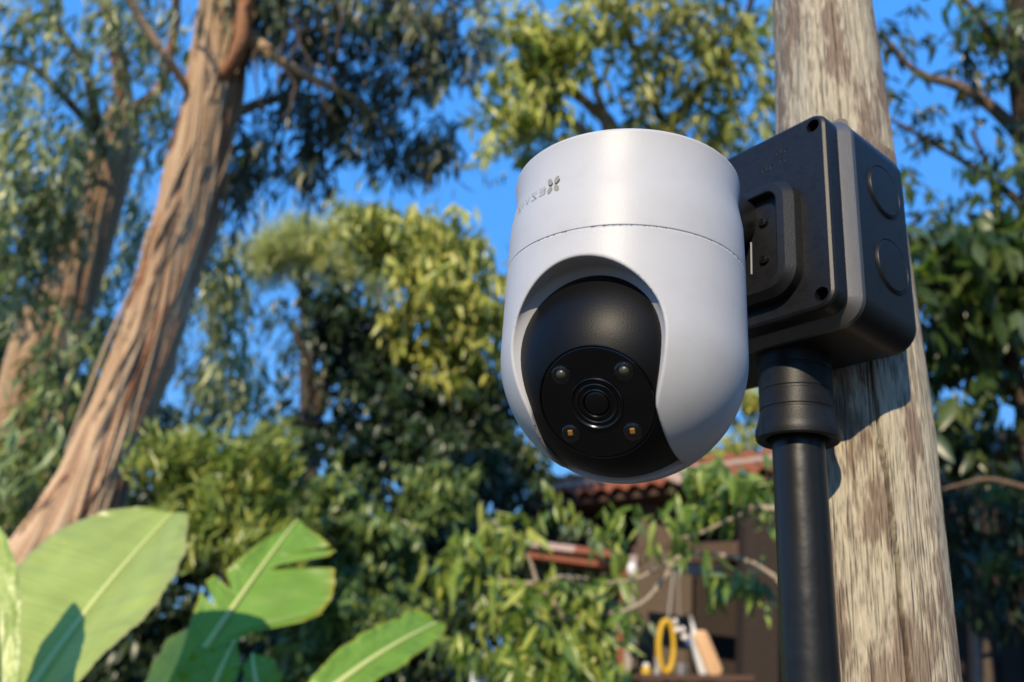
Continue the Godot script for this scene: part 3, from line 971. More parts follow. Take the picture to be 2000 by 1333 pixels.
func trees() -> void:
	var euc := leaf_mesh(0.17, 0.25, 0.1, 0.1, 4)
	var lance := leaf_mesh(0.26, 0.3, 0.16, 0.0, 4)
	var broad := leaf_mesh(0.42, 0.25, 0.14, 0.0, 4)
	var needle := leaf_mesh(0.06, 0.1, 0.05, 0.0, 2)
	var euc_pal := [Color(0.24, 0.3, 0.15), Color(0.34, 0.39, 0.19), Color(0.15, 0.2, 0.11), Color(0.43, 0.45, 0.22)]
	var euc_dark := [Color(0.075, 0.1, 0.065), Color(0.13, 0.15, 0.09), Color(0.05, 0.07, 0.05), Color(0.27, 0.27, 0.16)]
	var gold := [Color(0.4, 0.41, 0.08), Color(0.6, 0.57, 0.15), Color(0.23, 0.28, 0.06), Color(0.35, 0.38, 0.08)]
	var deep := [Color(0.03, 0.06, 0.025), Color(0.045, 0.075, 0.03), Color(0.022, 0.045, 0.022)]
	var mid := [Color(0.11, 0.18, 0.045), Color(0.16, 0.23, 0.055), Color(0.07, 0.125, 0.035), Color(0.22, 0.28, 0.07)]
	var fresh := [Color(0.2, 0.28, 0.045), Color(0.27, 0.33, 0.06), Color(0.13, 0.2, 0.04), Color(0.36, 0.37, 0.07)]

	# leaning eucalyptus with peeling bark
	rng.seed = 101
	var ta := plant("eucalyptus_tree", Vector3(-2.0848, 1.412, -3.9855), "big leaning eucalyptus with peeling tan bark, nearer of the two trunks", "tree")
	var pa := [[Vector3(-2.1637, 0.6603, -3.8441), 0.2654], [Vector3(-2.1355, 1.4945, -3.9037), 0.2111], [Vector3(-2.0394, 1.8709, -3.9421), 0.1826], [Vector3(-1.9903, 2.1669, -3.932), 0.1353], [Vector3(-1.9456, 2.5105, -3.9424), 0.1288], [Vector3(-1.8807, 2.8259, -3.884), 0.1261], [Vector3(-1.8351, 3.1568, -3.841), 0.1275], [Vector3(-1.7954, 3.4841, -3.7677), 0.1317], [Vector3(-1.7497, 3.8055, -3.6707), 0.1359], [Vector3(-1.7012, 4.1364, -3.5365), 0.1205], [Vector3(-1.66, 4.5004, -3.4029), 0.1293], [Vector3(-1.6264, 4.8058, -3.2809), 0.1319], [Vector3(-1.5846, 5.1594, -3.0759), 0.1282], [Vector3(-1.5574, 5.6129, -2.8473), 0.1134]]
	world_put(barked(pa, 220, 34, 0.036, 0.7, 61, Color(0.2, 0.115, 0.07), Color(0.45, 0.285, 0.175), Color(0.66, 0.49, 0.32)), "trunk", M.bark, ta)
	var pts := smooth_path(pa, 12)
	for k in 80:
		var i := 20 + rng.randi() % 105
		var n := 8 + rng.randi() % 26
		var a := rf(-2.6, 0.9)
		var turn := rf(0.0, 0.13)
		var bow := rf(-0.2, 0.9) if k % 3 else rf(1.2, 2.6)
		var strip := []
		for s in 6:
			var q = pts[mini(i + n * s / 5, pts.size() - 1)]
			var ang := a + s * turn
			var lift := 1.06 + 0.10 * sin(PI * s / 5.0) * bow
			strip.append([q[0] + (Vector3(1, -0.3, 0) * cos(ang) + Vector3(0.1, 0, -1) * sin(ang)) * q[1] * lift, 0.01])
		var seed_now := rng.randi()
		world_put(ribbon(strip, rf(0.006, 0.02), 0.004, 900 + k).mesh(50), "bark_strip", [M.strip, M.bark_light, M.bark_red][k % 3], ta)
		rng.seed = seed_now
	branch(ta, [[Vector3(-1.6808, 4.1916, -3.4784), 0.042], [Vector3(-1.522, 4.269, -3.3156), 0.0379], [Vector3(-1.4911, 4.444, -3.2498), 0.0413], [Vector3(-1.4988, 4.6914, -3.1583), 0.0422], [Vector3(-1.43, 5.0127, -3.0008), 0.0369]], M.bark_red)
	branch(ta, [[Vector3(-1.7717, 4.1478, -3.5602), 0.0274], [Vector3(-1.8395, 4.1836, -3.2925), 0.0236], [Vector3(-1.9361, 4.2956, -3.1421), 0.0206], [Vector3(-2.02, 4.4305, -2.9635), 0.0177]], M.bark_light)
	branch(ta, [[Vector3(-1.6291, 4.548, -3.3761), 0.0616], [Vector3(-1.3993, 4.3575, -3.3645), 0.0354], [Vector3(-1.2013, 4.3085, -3.4796), 0.0265], [Vector3(-0.9869, 4.3356, -3.6547), 0.0181], [Vector3(-0.7874, 4.2158, -3.7899), 0.0121]], M.bark_light)
	branch(ta, [[Vector3(-1.6295, 4.6593, -3.3466), 0.056], [Vector3(-1.2474, 4.8354, -3.2696), 0.0369], [Vector3(-0.9343, 4.8332, -3.3745), 0.0277], [Vector3(-0.6274, 4.7331, -3.5375), 0.0215], [Vector3(-0.4706, 4.5249, -3.7374), 0.0123]], M.bark_dark)
	branch(ta, [[Vector3(-1.7264, 3.9996, -3.6206), 0.0392], [Vector3(-1.623, 4.2457, -3.7562), 0.0314], [Vector3(-1.499, 4.4646, -3.9074), 0.0262], [Vector3(-1.299, 4.5884, -4.0151), 0.0167]], M.bark_light)
	for k in 8:   # dry twigs and peeled bark caught in the fork
		var q := Vector3(-1.3668, 4.3711, -3.2285) + Vector3(rf(-0.25, 0.4), rf(-0.2, 0.3), rf(-0.2, 0.2))
		branch(ta, [[q, 0.007], [q + Vector3(rf(-0.1, 0.1), rf(-0.2, 0.0), rf(-0.1, 0.1)), 0.009], [q + Vector3(rf(-0.2, 0.2), rf(-0.5, -0.2), rf(-0.1, 0.1)), 0.004]], M.bark_dark, "dry_twig", 5, 4, 0.06)
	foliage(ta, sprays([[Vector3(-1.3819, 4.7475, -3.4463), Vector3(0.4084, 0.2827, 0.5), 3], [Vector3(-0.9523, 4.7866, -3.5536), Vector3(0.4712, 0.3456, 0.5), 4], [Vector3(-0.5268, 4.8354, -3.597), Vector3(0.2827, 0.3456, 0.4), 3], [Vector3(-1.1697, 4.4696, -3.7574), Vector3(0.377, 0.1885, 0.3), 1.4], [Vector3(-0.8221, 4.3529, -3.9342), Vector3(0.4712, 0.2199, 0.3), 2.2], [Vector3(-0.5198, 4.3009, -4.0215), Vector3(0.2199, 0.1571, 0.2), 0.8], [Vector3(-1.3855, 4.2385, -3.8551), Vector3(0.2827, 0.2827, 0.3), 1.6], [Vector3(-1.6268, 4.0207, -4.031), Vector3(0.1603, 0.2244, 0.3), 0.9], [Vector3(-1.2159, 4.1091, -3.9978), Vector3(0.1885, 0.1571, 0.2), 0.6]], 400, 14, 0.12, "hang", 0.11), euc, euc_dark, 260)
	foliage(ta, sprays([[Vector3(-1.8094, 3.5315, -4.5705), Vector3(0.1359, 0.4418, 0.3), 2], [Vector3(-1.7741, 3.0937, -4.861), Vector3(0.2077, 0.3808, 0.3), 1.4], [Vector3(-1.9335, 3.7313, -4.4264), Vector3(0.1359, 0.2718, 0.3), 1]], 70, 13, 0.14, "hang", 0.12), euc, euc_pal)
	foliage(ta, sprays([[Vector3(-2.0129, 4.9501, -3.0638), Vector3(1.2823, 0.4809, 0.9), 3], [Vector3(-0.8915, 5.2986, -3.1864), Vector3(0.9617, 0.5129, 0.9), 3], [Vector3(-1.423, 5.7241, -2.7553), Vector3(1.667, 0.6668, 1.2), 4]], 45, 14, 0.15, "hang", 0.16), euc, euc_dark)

	# second eucalyptus, further left
	rng.seed = 102
	var tb := plant("eucalyptus_tree", Vector3(-3.1652, 1.3654, -5.328), "thinner eucalyptus at the left edge, half hidden by weeping leaves", "tree")
	var pb := [[Vector3(-3.3021, 0.4305, -5.1267), 0.2783], [Vector3(-3.236, 1.6586, -5.2874), 0.2306], [Vector3(-3.2011, 2.2637, -5.2615), 0.2226], [Vector3(-3.1595, 2.7311, -5.2022), 0.1988], [Vector3(-3.1117, 3.1724, -5.1113), 0.1988], [Vector3(-3.0577, 3.6031, -5.0495), 0.1763], [Vector3(-2.9783, 4.0706, -4.9463), 0.1616], [Vector3(-2.8933, 4.4975, -4.8232), 0.1384], [Vector3(-2.8553, 4.7487, -4.7513), 0.1108], [Vector3(-2.813, 4.9059, -4.6674), 0.0698]]
	world_put(barked(pb, 150, 26, 0.034, 0.6, 71, Color(0.12, 0.065, 0.04), Color(0.3, 0.175, 0.105), Color(0.52, 0.37, 0.23)), "trunk", M.bark, tb)
	branch(tb, [[Vector3(-2.8392, 4.8119, -4.718), 0.0698], [Vector3(-2.8201, 5.0308, -4.5004), 0.057], [Vector3(-2.8413, 5.2259, -4.3286), 0.0489], [Vector3(-2.8988, 5.4765, -4.14), 0.041], [Vector3(-2.8719, 5.8199, -3.8053), 0.0328]], M.bark_red)
	branch(tb, [[Vector3(-2.8093, 4.8511, -4.7086), 0.0616], [Vector3(-2.617, 4.9352, -4.624), 0.0404], [Vector3(-2.5459, 5.095, -4.5433), 0.0364], [Vector3(-2.4818, 5.2979, -4.4141), 0.0323], [Vector3(-2.4257, 5.625, -4.1473), 0.0283]], M.bark_red)
	branch(tb, [[Vector3(-2.9218, 4.4274, -4.8483), 0.0489], [Vector3(-2.8513, 4.6842, -4.3882), 0.0352], [Vector3(-2.9276, 4.8805, -4.1889), 0.0274], [Vector3(-3.0336, 5.0208, -3.995), 0.0235], [Vector3(-3.0757, 5.2147, -3.7841), 0.0196]], M.bark_dark)
	branch(tb, [[Vector3(-2.87, 4.5333, -4.749), 0.0364], [Vector3(-2.9663, 4.6182, -4.2175), 0.0269], [Vector3(-3.146, 4.6845, -4.0345), 0.0192], [Vector3(-3.3285, 4.5504, -3.9898), 0.0154]], M.bark_dark)
	foliage(tb, sprays([[Vector3(-2.8584, 4.6404, -3.6931), Vector3(0.5386, 0.3231, 0.5), 2.4], [Vector3(-2.3333, 4.8797, -3.8508), Vector3(0.3949, 0.2872, 0.4), 1.4], [Vector3(-2.707, 3.9049, -3.7638), Vector3(0.3001, 0.3334, 0.4), 2], [Vector3(-2.7158, 3.4805, -3.8611), Vector3(0.2289, 0.3597, 0.4), 2], [Vector3(-2.654, 3.7216, -4.0411), Vector3(0.2039, 0.3058, 0.3), 1.2], [Vector3(-2.4397, 4.5533, -4.3207), Vector3(0.2231, 0.2975, 0.3), 1.2], [Vector3(-2.9302, 4.0315, -5.4906), Vector3(0.2148, 0.3866, 0.3), 1], [Vector3(-2.6955, 3.2358, -4.1149), Vector3(0.2, 0.2, 0.3), 0.7], [Vector3(-2.9136, 4.4478, -5.2919), Vector3(0.1718, 0.3437, 0.3), 0.8], [Vector3(-2.6352, 4.2729, -4.1233), Vector3(0.1436, 0.1436, 0.2), 0.5]], 300, 14, 0.125, "hang", 0.13), euc, euc_pal, 220)
	rng.seed = 103
	var tc := plant("eucalyptus_sapling", Vector3(-2.3042, 1.5422, -4.3244), "young eucalyptus sapling with pale green weeping leaves at the left edge", "sapling")
	branch(tc, [[Vector3(-2.1222, 0.8609, -4.3625), 0.0283], [Vector3(-2.3378, 1.7879, -4.2998), 0.0251], [Vector3(-2.3661, 2.4347, -4.1987), 0.0188], [Vector3(-2.3335, 2.8931, -4.094), 0.0126]], M.bark_light, "stem")
	foliage(tc, sprays([[Vector3(-2.375, 2.6711, -4.1368), Vector3(0.1885, 0.3456, 0.3), 2], [Vector3(-2.3982, 2.2705, -4.095), Vector3(0.2462, 0.2462, 0.3), 2], [Vector3(-2.433, 2.0106, -4.112), Vector3(0.2154, 0.1847, 0.3), 1.3], [Vector3(-2.3903, 3.025, -4.1365), Vector3(0.1603, 0.1923, 0.3), 0.8], [Vector3(-2.6037, 2.8051, -4.0799), Vector3(0.1603, 0.1923, 0.3), 0.6]], 62, 13, 0.14, "hang", 0.12), euc, [Color(0.19, 0.26, 0.1), Color(0.26, 0.31, 0.1), Color(0.14, 0.2, 0.08)], 90)

	# golden-green tree behind the security camera
	rng.seed = 104
	var tm := plant("golden_leaf_tree", Vector3(1.338, 1.9977, -8.4835), "tree with golden green drooping leaves and pale branches behind the white camera", "tree")
	branch(tm, [[Vector3(1.3163, -0.0278, -8.7623), 0.1962], [Vector3(1.2915, 2.0025, -8.6929), 0.1693], [Vector3(1.1816, 3.4747, -8.0907), 0.1454], [Vector3(1.0347, 4.8178, -7.2285), 0.1334], [Vector3(0.9131, 5.7055, -6.7748), 0.1128], [Vector3(0.7882, 6.2898, -6.3963), 0.0769], [Vector3(0.544, 6.4751, -6.2807), 0.0513], [Vector3(0.3042, 6.6323, -6.1707), 0.0359], [Vector3(0.1287, 6.8686, -5.9746), 0.0256]], M.bark_pale, "trunk", 12)
	branch(tm, [[Vector3(0.8267, 6.1146, -6.5178), 0.0718], [Vector3(0.7101, 6.3354, -6.3086), 0.0459], [Vector3(0.6001, 6.5365, -6.1625), 0.0357], [Vector3(0.5187, 6.7136, -5.9564), 0.0253]], M.bark_pale)
	branch(tm, [[Vector3(0.8718, 5.9947, -6.5943), 0.0718], [Vector3(0.4097, 6.28, -6.3142), 0.0456], [Vector3(0.0596, 6.3575, -6.2685), 0.0304], [Vector3(-0.1921, 6.4324, -6.2077), 0.0203]], M.bark_pale)
	branch(tm, [[Vector3(1.0065, 5.0014, -7.1467), 0.1026], [Vector3(0.3955, 4.4348, -7.2361), 0.065], [Vector3(-0.2157, 4.5367, -7.0939), 0.0494], [Vector3(-0.5295, 4.7327, -6.9914), 0.0395], [Vector3(-0.7946, 4.9684, -6.8537), 0.0296], [Vector3(-1.0542, 5.1928, -6.7014), 0.0197]], M.bark_pale)
	branch(tm, [[Vector3(-0.2157, 4.5367, -7.0939), 0.0444], [Vector3(-0.5138, 4.5538, -7.0713), 0.0346], [Vector3(-0.8095, 4.5662, -7.0383), 0.0197]], M.bark_pale)
	branch(tm, [[Vector3(0.9381, 5.6207, -6.8227), 0.0923], [Vector3(1.2938, 6.2645, -6.3324), 0.0616], [Vector3(1.5994, 6.6126, -5.9843), 0.0462], [Vector3(1.8372, 6.9215, -5.6366), 0.0308], [Vector3(1.8715, 7.2706, -5.27), 0.0256]], M.bark_dark)
	branch(tm, [[Vector3(1.2938, 6.2645, -6.3324), 0.0462], [Vector3(1.0453, 6.6378, -6.0846), 0.0308], [Vector3(0.8465, 6.9797, -5.8139), 0.0256], [Vector3(0.7323, 7.3481, -5.4632), 0.0205]], M.bark_dark)
	foliage(tm, sprays([[Vector3(-0.164, 6.5836, -5.9562), Vector3(0.2751, 0.6001, 0.405), 2], [Vector3(0.1507, 6.8032, -5.8984), Vector3(0.3039, 0.4052, 0.405), 1.2], [Vector3(-0.2637, 6.1428, -6.2989), Vector3(0.25, 0.3001, 0.405), 1.2], [Vector3(0.1059, 6.3787, -6.2516), Vector3(0.3546, 0.3039, 0.405), 1.4], [Vector3(-0.2951, 6.9699, -5.74), Vector3(0.2026, 0.2026, 0.27), 0.4], [Vector3(0.3722, 6.9095, -5.792), Vector3(0.3039, 0.3039, 0.405), 0.8]], 84, 27, 0.18, "whorl", 0.23), lance, gold, 200)
	foliage(tm, sprays([[Vector3(-1.0479, 5.1085, -6.7475), Vector3(0.5431, 0.3456, 0.54), 2.4], [Vector3(-0.6301, 4.8117, -6.8355), Vector3(0.4385, 0.3898, 0.54), 2.4], [Vector3(-0.3582, 4.4846, -7.0014), Vector3(0.3411, 0.3898, 0.405), 1.6], [Vector3(-0.7835, 4.3493, -7.0221), Vector3(0.2924, 0.2436, 0.405), 0.8], [Vector3(-0.4709, 4.1096, -7.1405), Vector3(0.2924, 0.2436, 0.405), 0.8], [Vector3(-1.4542, 5.266, -6.702), Vector3(0.25, 0.2, 0.405), 0.7]], 165, 27, 0.18, "whorl", 0.23), lance, gold, 90)
	foliage(tm, sprays([[Vector3(0.9855, 6.9768, -5.7947), Vector3(0.5129, 0.4616, 0.54), 2], [Vector3(1.5371, 6.9166, -5.7303), Vector3(0.5642, 0.5129, 0.54), 2.6], [Vector3(1.9452, 6.4505, -5.8832), Vector3(0.3039, 0.5572, 0.405), 1.8], [Vector3(1.251, 6.5249, -6.1389), Vector3(0.4103, 0.3078, 0.405), 1.3], [Vector3(1.0025, 6.3086, -6.3523), Vector3(0.3078, 0.2052, 0.405), 0.8], [Vector3(2.3469, 3.8888, -7.2816), Vector3(0.2052, 0.359, 0.4), 0.8], [Vector3(1.8379, 6.1016, -6.1899), Vector3(0.4052, 0.3039, 0.405), 1.3], [Vector3(0.6901, 7.0771, -5.7424), Vector3(0.2565, 0.3078, 0.405), 0.8]], 100, 27, 0.18, "whorl", 0.24), lance, [Color(0.22, 0.25, 0.055), Color(0.34, 0.34, 0.08), Color(0.12, 0.16, 0.04), Color(0.44, 0.42, 0.1)], 90)

	# feathery pale tree far back and the dark tree in front of it
	rng.seed = 105
	var tf := plant("feathery_tree", Vector3(-2.1927, 1.7905, -10.2657), "feathery yellow green tree far back under the open sky", "tree")
	branch(tf, [[Vector3(-1.9621, 0.1587, -10.2208), 0.175], [Vector3(-2.3682, 2.9842, -10.1284), 0.1346], [Vector3(-2.5561, 4.7996, -9.5429), 0.0934], [Vector3(-2.6862, 5.6199, -9.1859), 0.0533], [Vector3(-2.8355, 6.0535, -8.9352), 0.0267]], M.bark_dark, "trunk")
	branch(tf, [[Vector3(-2.5561, 4.7996, -9.5429), 0.0733], [Vector3(-2.22, 5.4229, -9.2824), 0.0462], [Vector3(-2.0711, 5.919, -9.0946), 0.0264]], M.bark_pale)
	branch(tf, [[Vector3(-2.4596, 4.445, -9.6814), 0.0533], [Vector3(-1.81, 5.2073, -9.3482), 0.0392], [Vector3(-1.7246, 5.6956, -9.1586), 0.0262]], M.bark_pale)
	foliage(tf, sprays([[Vector3(-2.9145, 5.8183, -8.9094), Vector3(0.3962, 0.3302, 0.5), 2.2], [Vector3(-2.5898, 5.9882, -9.0419), Vector3(0.3334, 0.2667, 0.4), 1.4], [Vector3(-2.0833, 6.0901, -9.0076), Vector3(0.3962, 0.3302, 0.5), 2], [Vector3(-2.3218, 5.6861, -9.2554), Vector3(0.5334, 0.3334, 0.5), 2], [Vector3(-3.1334, 5.6006, -8.9367), Vector3(0.2311, 0.2311, 0.3), 0.8], [Vector3(-1.7246, 5.6956, -9.1586), Vector3(0.3924, 0.3924, 0.4), 1.2]], 330, 30, 0.22, "brush", 0.3), needle, [Color(0.5, 0.52, 0.17), Color(0.6, 0.6, 0.22), Color(0.36, 0.4, 0.13)])
	rng.seed = 106
	var td := plant("dark_tree", Vector3(-1.8979, 1.4933, -7.7714), "dark round crowned tree in the middle with sky showing through", "tree")
	branch(td, [[Vector3(-1.7445, 0.478, -7.7335), 0.1231], [Vector3(-1.9531, 2.391, -7.7122), 0.0923], [Vector3(-1.8932, 3.155, -7.6052), 0.0769], [Vector3(-1.8255, 3.5957, -7.5155), 0.0667], [Vector3(-1.7697, 3.9864, -7.4116), 0.0513], [Vector3(-1.8979, 4.3429, -7.2524), 0.0359], [Vector3(-2.0201, 4.6894, -7.0755), 0.0205]], M.bark_dark, "trunk")
	branch(td, [[Vector3(-1.8211, 3.6442, -7.5032), 0.0462], [Vector3(-1.9874, 4.0108, -7.2391), 0.0304], [Vector3(-2.0878, 4.3617, -7.0813), 0.0203]], M.bark_dark)
	branch(td, [[Vector3(-1.7652, 3.9394, -7.428), 0.041], [Vector3(-1.3938, 4.2904, -7.2772), 0.0304], [Vector3(-1.0122, 4.4357, -7.2841), 0.0203]], M.bark_dark)
	branch(td, [[Vector3(-1.7934, 3.7441, -7.4813), 0.041], [Vector3(-1.2284, 3.7139, -7.3925), 0.03], [Vector3(-0.8329, 3.6658, -7.4612), 0.02]], M.bark_dark)
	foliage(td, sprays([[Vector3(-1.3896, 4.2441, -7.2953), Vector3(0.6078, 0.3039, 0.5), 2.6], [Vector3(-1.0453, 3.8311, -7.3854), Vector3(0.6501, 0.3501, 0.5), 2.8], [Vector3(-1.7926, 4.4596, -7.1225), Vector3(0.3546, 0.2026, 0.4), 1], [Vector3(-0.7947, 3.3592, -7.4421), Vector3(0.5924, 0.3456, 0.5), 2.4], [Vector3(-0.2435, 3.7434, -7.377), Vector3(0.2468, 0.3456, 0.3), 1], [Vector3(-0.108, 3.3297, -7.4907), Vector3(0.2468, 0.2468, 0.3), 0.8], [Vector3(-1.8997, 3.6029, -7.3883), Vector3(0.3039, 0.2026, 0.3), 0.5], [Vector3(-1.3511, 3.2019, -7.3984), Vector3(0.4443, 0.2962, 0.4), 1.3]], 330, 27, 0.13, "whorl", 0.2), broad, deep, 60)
	foliage(td, sprays([[Vector3(2.3175, 3.8595, -7.1906), Vector3(0.1773, 0.3039, 0.3), 1], [Vector3(2.2494, 3.4895, -7.3204), Vector3(0.2026, 0.2026, 0.3), 1], [Vector3(2.0555, 3.4161, -7.5028), Vector3(0.2052, 0.1539, 0.3), 0.5]], 34, 27, 0.13, "whorl", 0.18), lance, gold)
	foliage(td, sprays([[Vector3(-0.2595, 3.9138, -7.4287), Vector3(0.3001, 0.25, 0.4), 1.2], [Vector3(-0.0974, 3.4976, -7.5523), Vector3(0.25, 0.3001, 0.4), 1.3], [Vector3(0.1532, 3.273, -7.8108), Vector3(0.359, 0.2565, 0.4), 1], [Vector3(-0.3933, 4.2678, -7.4074), Vector3(0.2533, 0.2026, 0.4), 0.5], [Vector3(0.5066, 3.261, -8.1059), Vector3(0.3193, 0.2129, 0.4), 0.6]], 90, 27, 0.13, "whorl", 0.19), broad, [Color(0.06, 0.1, 0.03), Color(0.1, 0.14, 0.04), Color(0.035, 0.065, 0.025), Color(0.18, 0.2, 0.05)])
	foliage(td, sprays([[Vector3(-2.337, 4.3591, -7.0041), Vector3(0.3546, 0.3546, 0.4), 1.2], [Vector3(-2.5116, 3.5761, -6.9912), Vector3(0.3949, 0.3949, 0.4), 1.8], [Vector3(-2.8211, 3.78, -6.8087), Vector3(0.2468, 0.2962, 0.3), 0.8], [Vector3(-2.1414, 3.9259, -7.3328), Vector3(0.2565, 0.3078, 0.3), 0.7], [Vector3(-2.2511, 3.1695, -7.1833), Vector3(0.3949, 0.2468, 0.4), 1]], 85, 15, 0.14, "hang", 0.16), euc, [Color(0.06, 0.1, 0.06), Color(0.1, 0.14, 0.07), Color(0.045, 0.075, 0.05)])
	rng.seed = 107
	var t9 := plant("dark_tree", Vector3(-4.0161, 1.3284, -7.827), "dark leafy tree behind the two eucalyptus trunks", "tree")
	branch(t9, [[Vector3(-3.3759, 0.3205, -8.0332), 0.1354], [Vector3(-3.8735, 2.4923, -7.8452), 0.1016], [Vector3(-4.1298, 3.4049, -7.5462), 0.0677], [Vector3(-4.3268, 4.2042, -7.1885), 0.0282]], M.bark_dark, "trunk")
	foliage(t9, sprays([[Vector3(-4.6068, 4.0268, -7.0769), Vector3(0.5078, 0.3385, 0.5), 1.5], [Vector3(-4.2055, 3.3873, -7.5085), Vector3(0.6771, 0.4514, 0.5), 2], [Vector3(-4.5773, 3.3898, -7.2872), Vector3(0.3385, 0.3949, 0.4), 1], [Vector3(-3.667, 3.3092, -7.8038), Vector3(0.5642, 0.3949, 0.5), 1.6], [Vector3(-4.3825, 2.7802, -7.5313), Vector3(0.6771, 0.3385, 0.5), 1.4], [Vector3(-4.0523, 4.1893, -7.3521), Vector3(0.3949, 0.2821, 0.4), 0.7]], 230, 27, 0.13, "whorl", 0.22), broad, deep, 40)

	# trees right of the post
	rng.seed = 108
	var tr := plant("dark_leaf_tree", Vector3(2.5969, 2.1323, -3.7519), "dark leafed tree with slender branches right of the wooden post", "tree")
	branch(tr, [[Vector3(2.5358, 0.901, -3.7826), 0.1475], [Vector3(2.6293, 2.1327, -3.7292), 0.118], [Vector3(2.4993, 3.5069, -3.3293), 0.0885], [Vector3(2.3476, 4.0393, -3.0744), 0.0649], [Vector3(2.2146, 4.4018, -2.85), 0.0501], [Vector3(2.1076, 4.6419, -2.6754), 0.0413]], M.bark_dark, "trunk", 12)
	branch(tr, [[Vector3(2.4269, 3.8675, -3.1463), 0.0413], [Vector3(2.1997, 4.0482, -3.0283), 0.0317], [Vector3(2.066, 4.1724, -3.0174), 0.026], [Vector3(1.96, 4.2378, -3.0306), 0.0231], [Vector3(1.8549, 4.2856, -3.0539), 0.0202], [Vector3(1.7305, 4.391, -3.0305), 0.0144], [Vector3(1.6477, 4.4758, -2.9958), 0.0115]], M.bark_mid)
	branch(tr, [[Vector3(2.4788, 3.6362, -3.2654), 0.0324], [Vector3(2.2605, 3.7698, -3.1957), 0.0202], [Vector3(2.0881, 3.9275, -3.1996), 0.0144], [Vector3(1.9127, 4.0471, -3.2181), 0.0115], [Vector3(1.7529, 4.1424, -3.2337), 0.0087]], M.bark_dark)
	branch(tr, [[Vector3(2.4927, 3.5504, -3.3083), 0.0236], [Vector3(2.2325, 3.5978, -3.191), 0.0169], [Vector3(2.1413, 3.8134, -3.1068), 0.0113], [Vector3(2.0526, 3.9829, -3.0377), 0.0085]], M.bark_dark)
	branch(tr, [[Vector3(2.2471, 4.2952, -2.9282), 0.0236], [Vector3(2.0597, 4.3724, -2.8358), 0.0144], [Vector3(1.9346, 4.4999, -2.7938), 0.0115]], M.bark_dark)
	foliage(tr, sprays([[Vector3(1.7152, 4.5096, -2.9239), Vector3(0.1731, 0.1731, 0.3), 1.3], [Vector3(1.9237, 4.4261, -2.877), Vector3(0.2597, 0.1731, 0.3), 1.6], [Vector3(2.1297, 4.3044, -2.8509), Vector3(0.1731, 0.2597, 0.3), 1.4], [Vector3(1.8565, 4.2051, -3.1231), Vector3(0.1731, 0.1731, 0.3), 1], [Vector3(2.0758, 4.0624, -3.103), Vector3(0.1731, 0.1443, 0.3), 0.8], [Vector3(2.1768, 3.8047, -3.0884), Vector3(0.1693, 0.1975, 0.3), 1.2], [Vector3(2.047, 3.6569, -3.2758), Vector3(0.1975, 0.1411, 0.3), 1], [Vector3(1.9147, 3.8427, -3.3657), Vector3(0.0866, 0.0866, 0.2), 0.3], [Vector3(2.2494, 3.4932, -3.2441), Vector3(0.1693, 0.1693, 0.3), 1.1]], 48, 27, 0.1, "whorl", 0.13), lance, [Color(0.05, 0.08, 0.025), Color(0.08, 0.105, 0.03), Color(0.035, 0.055, 0.02), Color(0.12, 0.13, 0.03)], 230)
	rng.seed = 109
	var tl := plant("broad_leaf_tree", Vector3(2.0396, 1.7486, -3.3183), "broad leafed tree with thick dark foliage low on the right", "tree")
	branch(tl, [[Vector3(2.1285, 1.1481, -3.2432), 0.06], [Vector3(2.1738, 2.0433, -3.2002), 0.045], [Vector3(2.1156, 2.6395, -3.0899), 0.0325], [Vector3(1.9972, 3.0089, -3.0154), 0.02], [Vector3(1.877, 3.2206, -2.9826), 0.0125]], M.bark_dark, "trunk")
	branch(tl, [[Vector3(2.1517, 2.3187, -3.1605), 0.015], [Vector3(1.9799, 2.3528, -3.1425), 0.0097], [Vector3(1.8873, 2.3362, -3.2031), 0.0073], [Vector3(1.8067, 2.3077, -3.256), 0.0049]], M.bark_mid)
	branch(tl, [[Vector3(2.0987, 2.681, -3.0865), 0.0175], [Vector3(1.9294, 2.8206, -3.0171), 0.0122], [Vector3(1.7907, 2.9551, -3.0429), 0.0097]], M.bark_dark)
	foliage(tl, sprays([[Vector3(1.8463, 3.2067, -3.0094), Vector3(0.175, 0.15, 0.3), 1.5], [Vector3(1.9632, 3.0802, -2.8713), Vector3(0.1705, 0.1949, 0.3), 1.6], [Vector3(1.8547, 2.9899, -3.1139), Vector3(0.15, 0.125, 0.3), 1], [Vector3(2.0412, 2.8659, -3.0516), Vector3(0.15, 0.1, 0.3), 0.9], [Vector3(1.8495, 2.5584, -3.2821), Vector3(0.125, 0.125, 0.3), 0.7], [Vector3(1.9646, 2.5719, -3.2103), Vector3(0.2, 0.125, 0.3), 0.9]], 80, 18, 0.13, "whorl", 0.14), broad, [Color(0.035, 0.065, 0.02), Color(0.055, 0.085, 0.022), Color(0.028, 0.05, 0.016), Color(0.11, 0.13, 0.03)], 180)
	rng.seed = 110
	var tk := plant("dark_shrub", Vector3(2.4955, 1.6751, -4.2151), "dark shrub in the shade of the veranda at the lower right", "shrub")
	branch(tk, [[Vector3(2.3933, 0.7974, -4.209), 0.0314], [Vector3(2.5143, 1.9176, -4.1897), 0.022], [Vector3(2.5697, 2.2927, -4.1055), 0.0126]], M.bark_dark, "stem")
	foliage(tk, sprays([[Vector3(2.5813, 2.0929, -4.1294), Vector3(0.1885, 0.2827, 0.3), 1.3], [Vector3(2.5244, 2.4385, -4.2235), Vector3(0.2885, 0.1923, 0.3), 1.3], [Vector3(2.7024, 2.5378, -4.0892), Vector3(0.1923, 0.1923, 0.3), 1], [Vector3(2.515, 2.7528, -4.3895), Vector3(0.2, 0.1667, 0.3), 0.7]], 70, 18, 0.12, "whorl", 0.14), lance, deep, 40)

	added_trees(lance, mid)
	# the wall of shrubs along the bottom
	rng.seed = 111
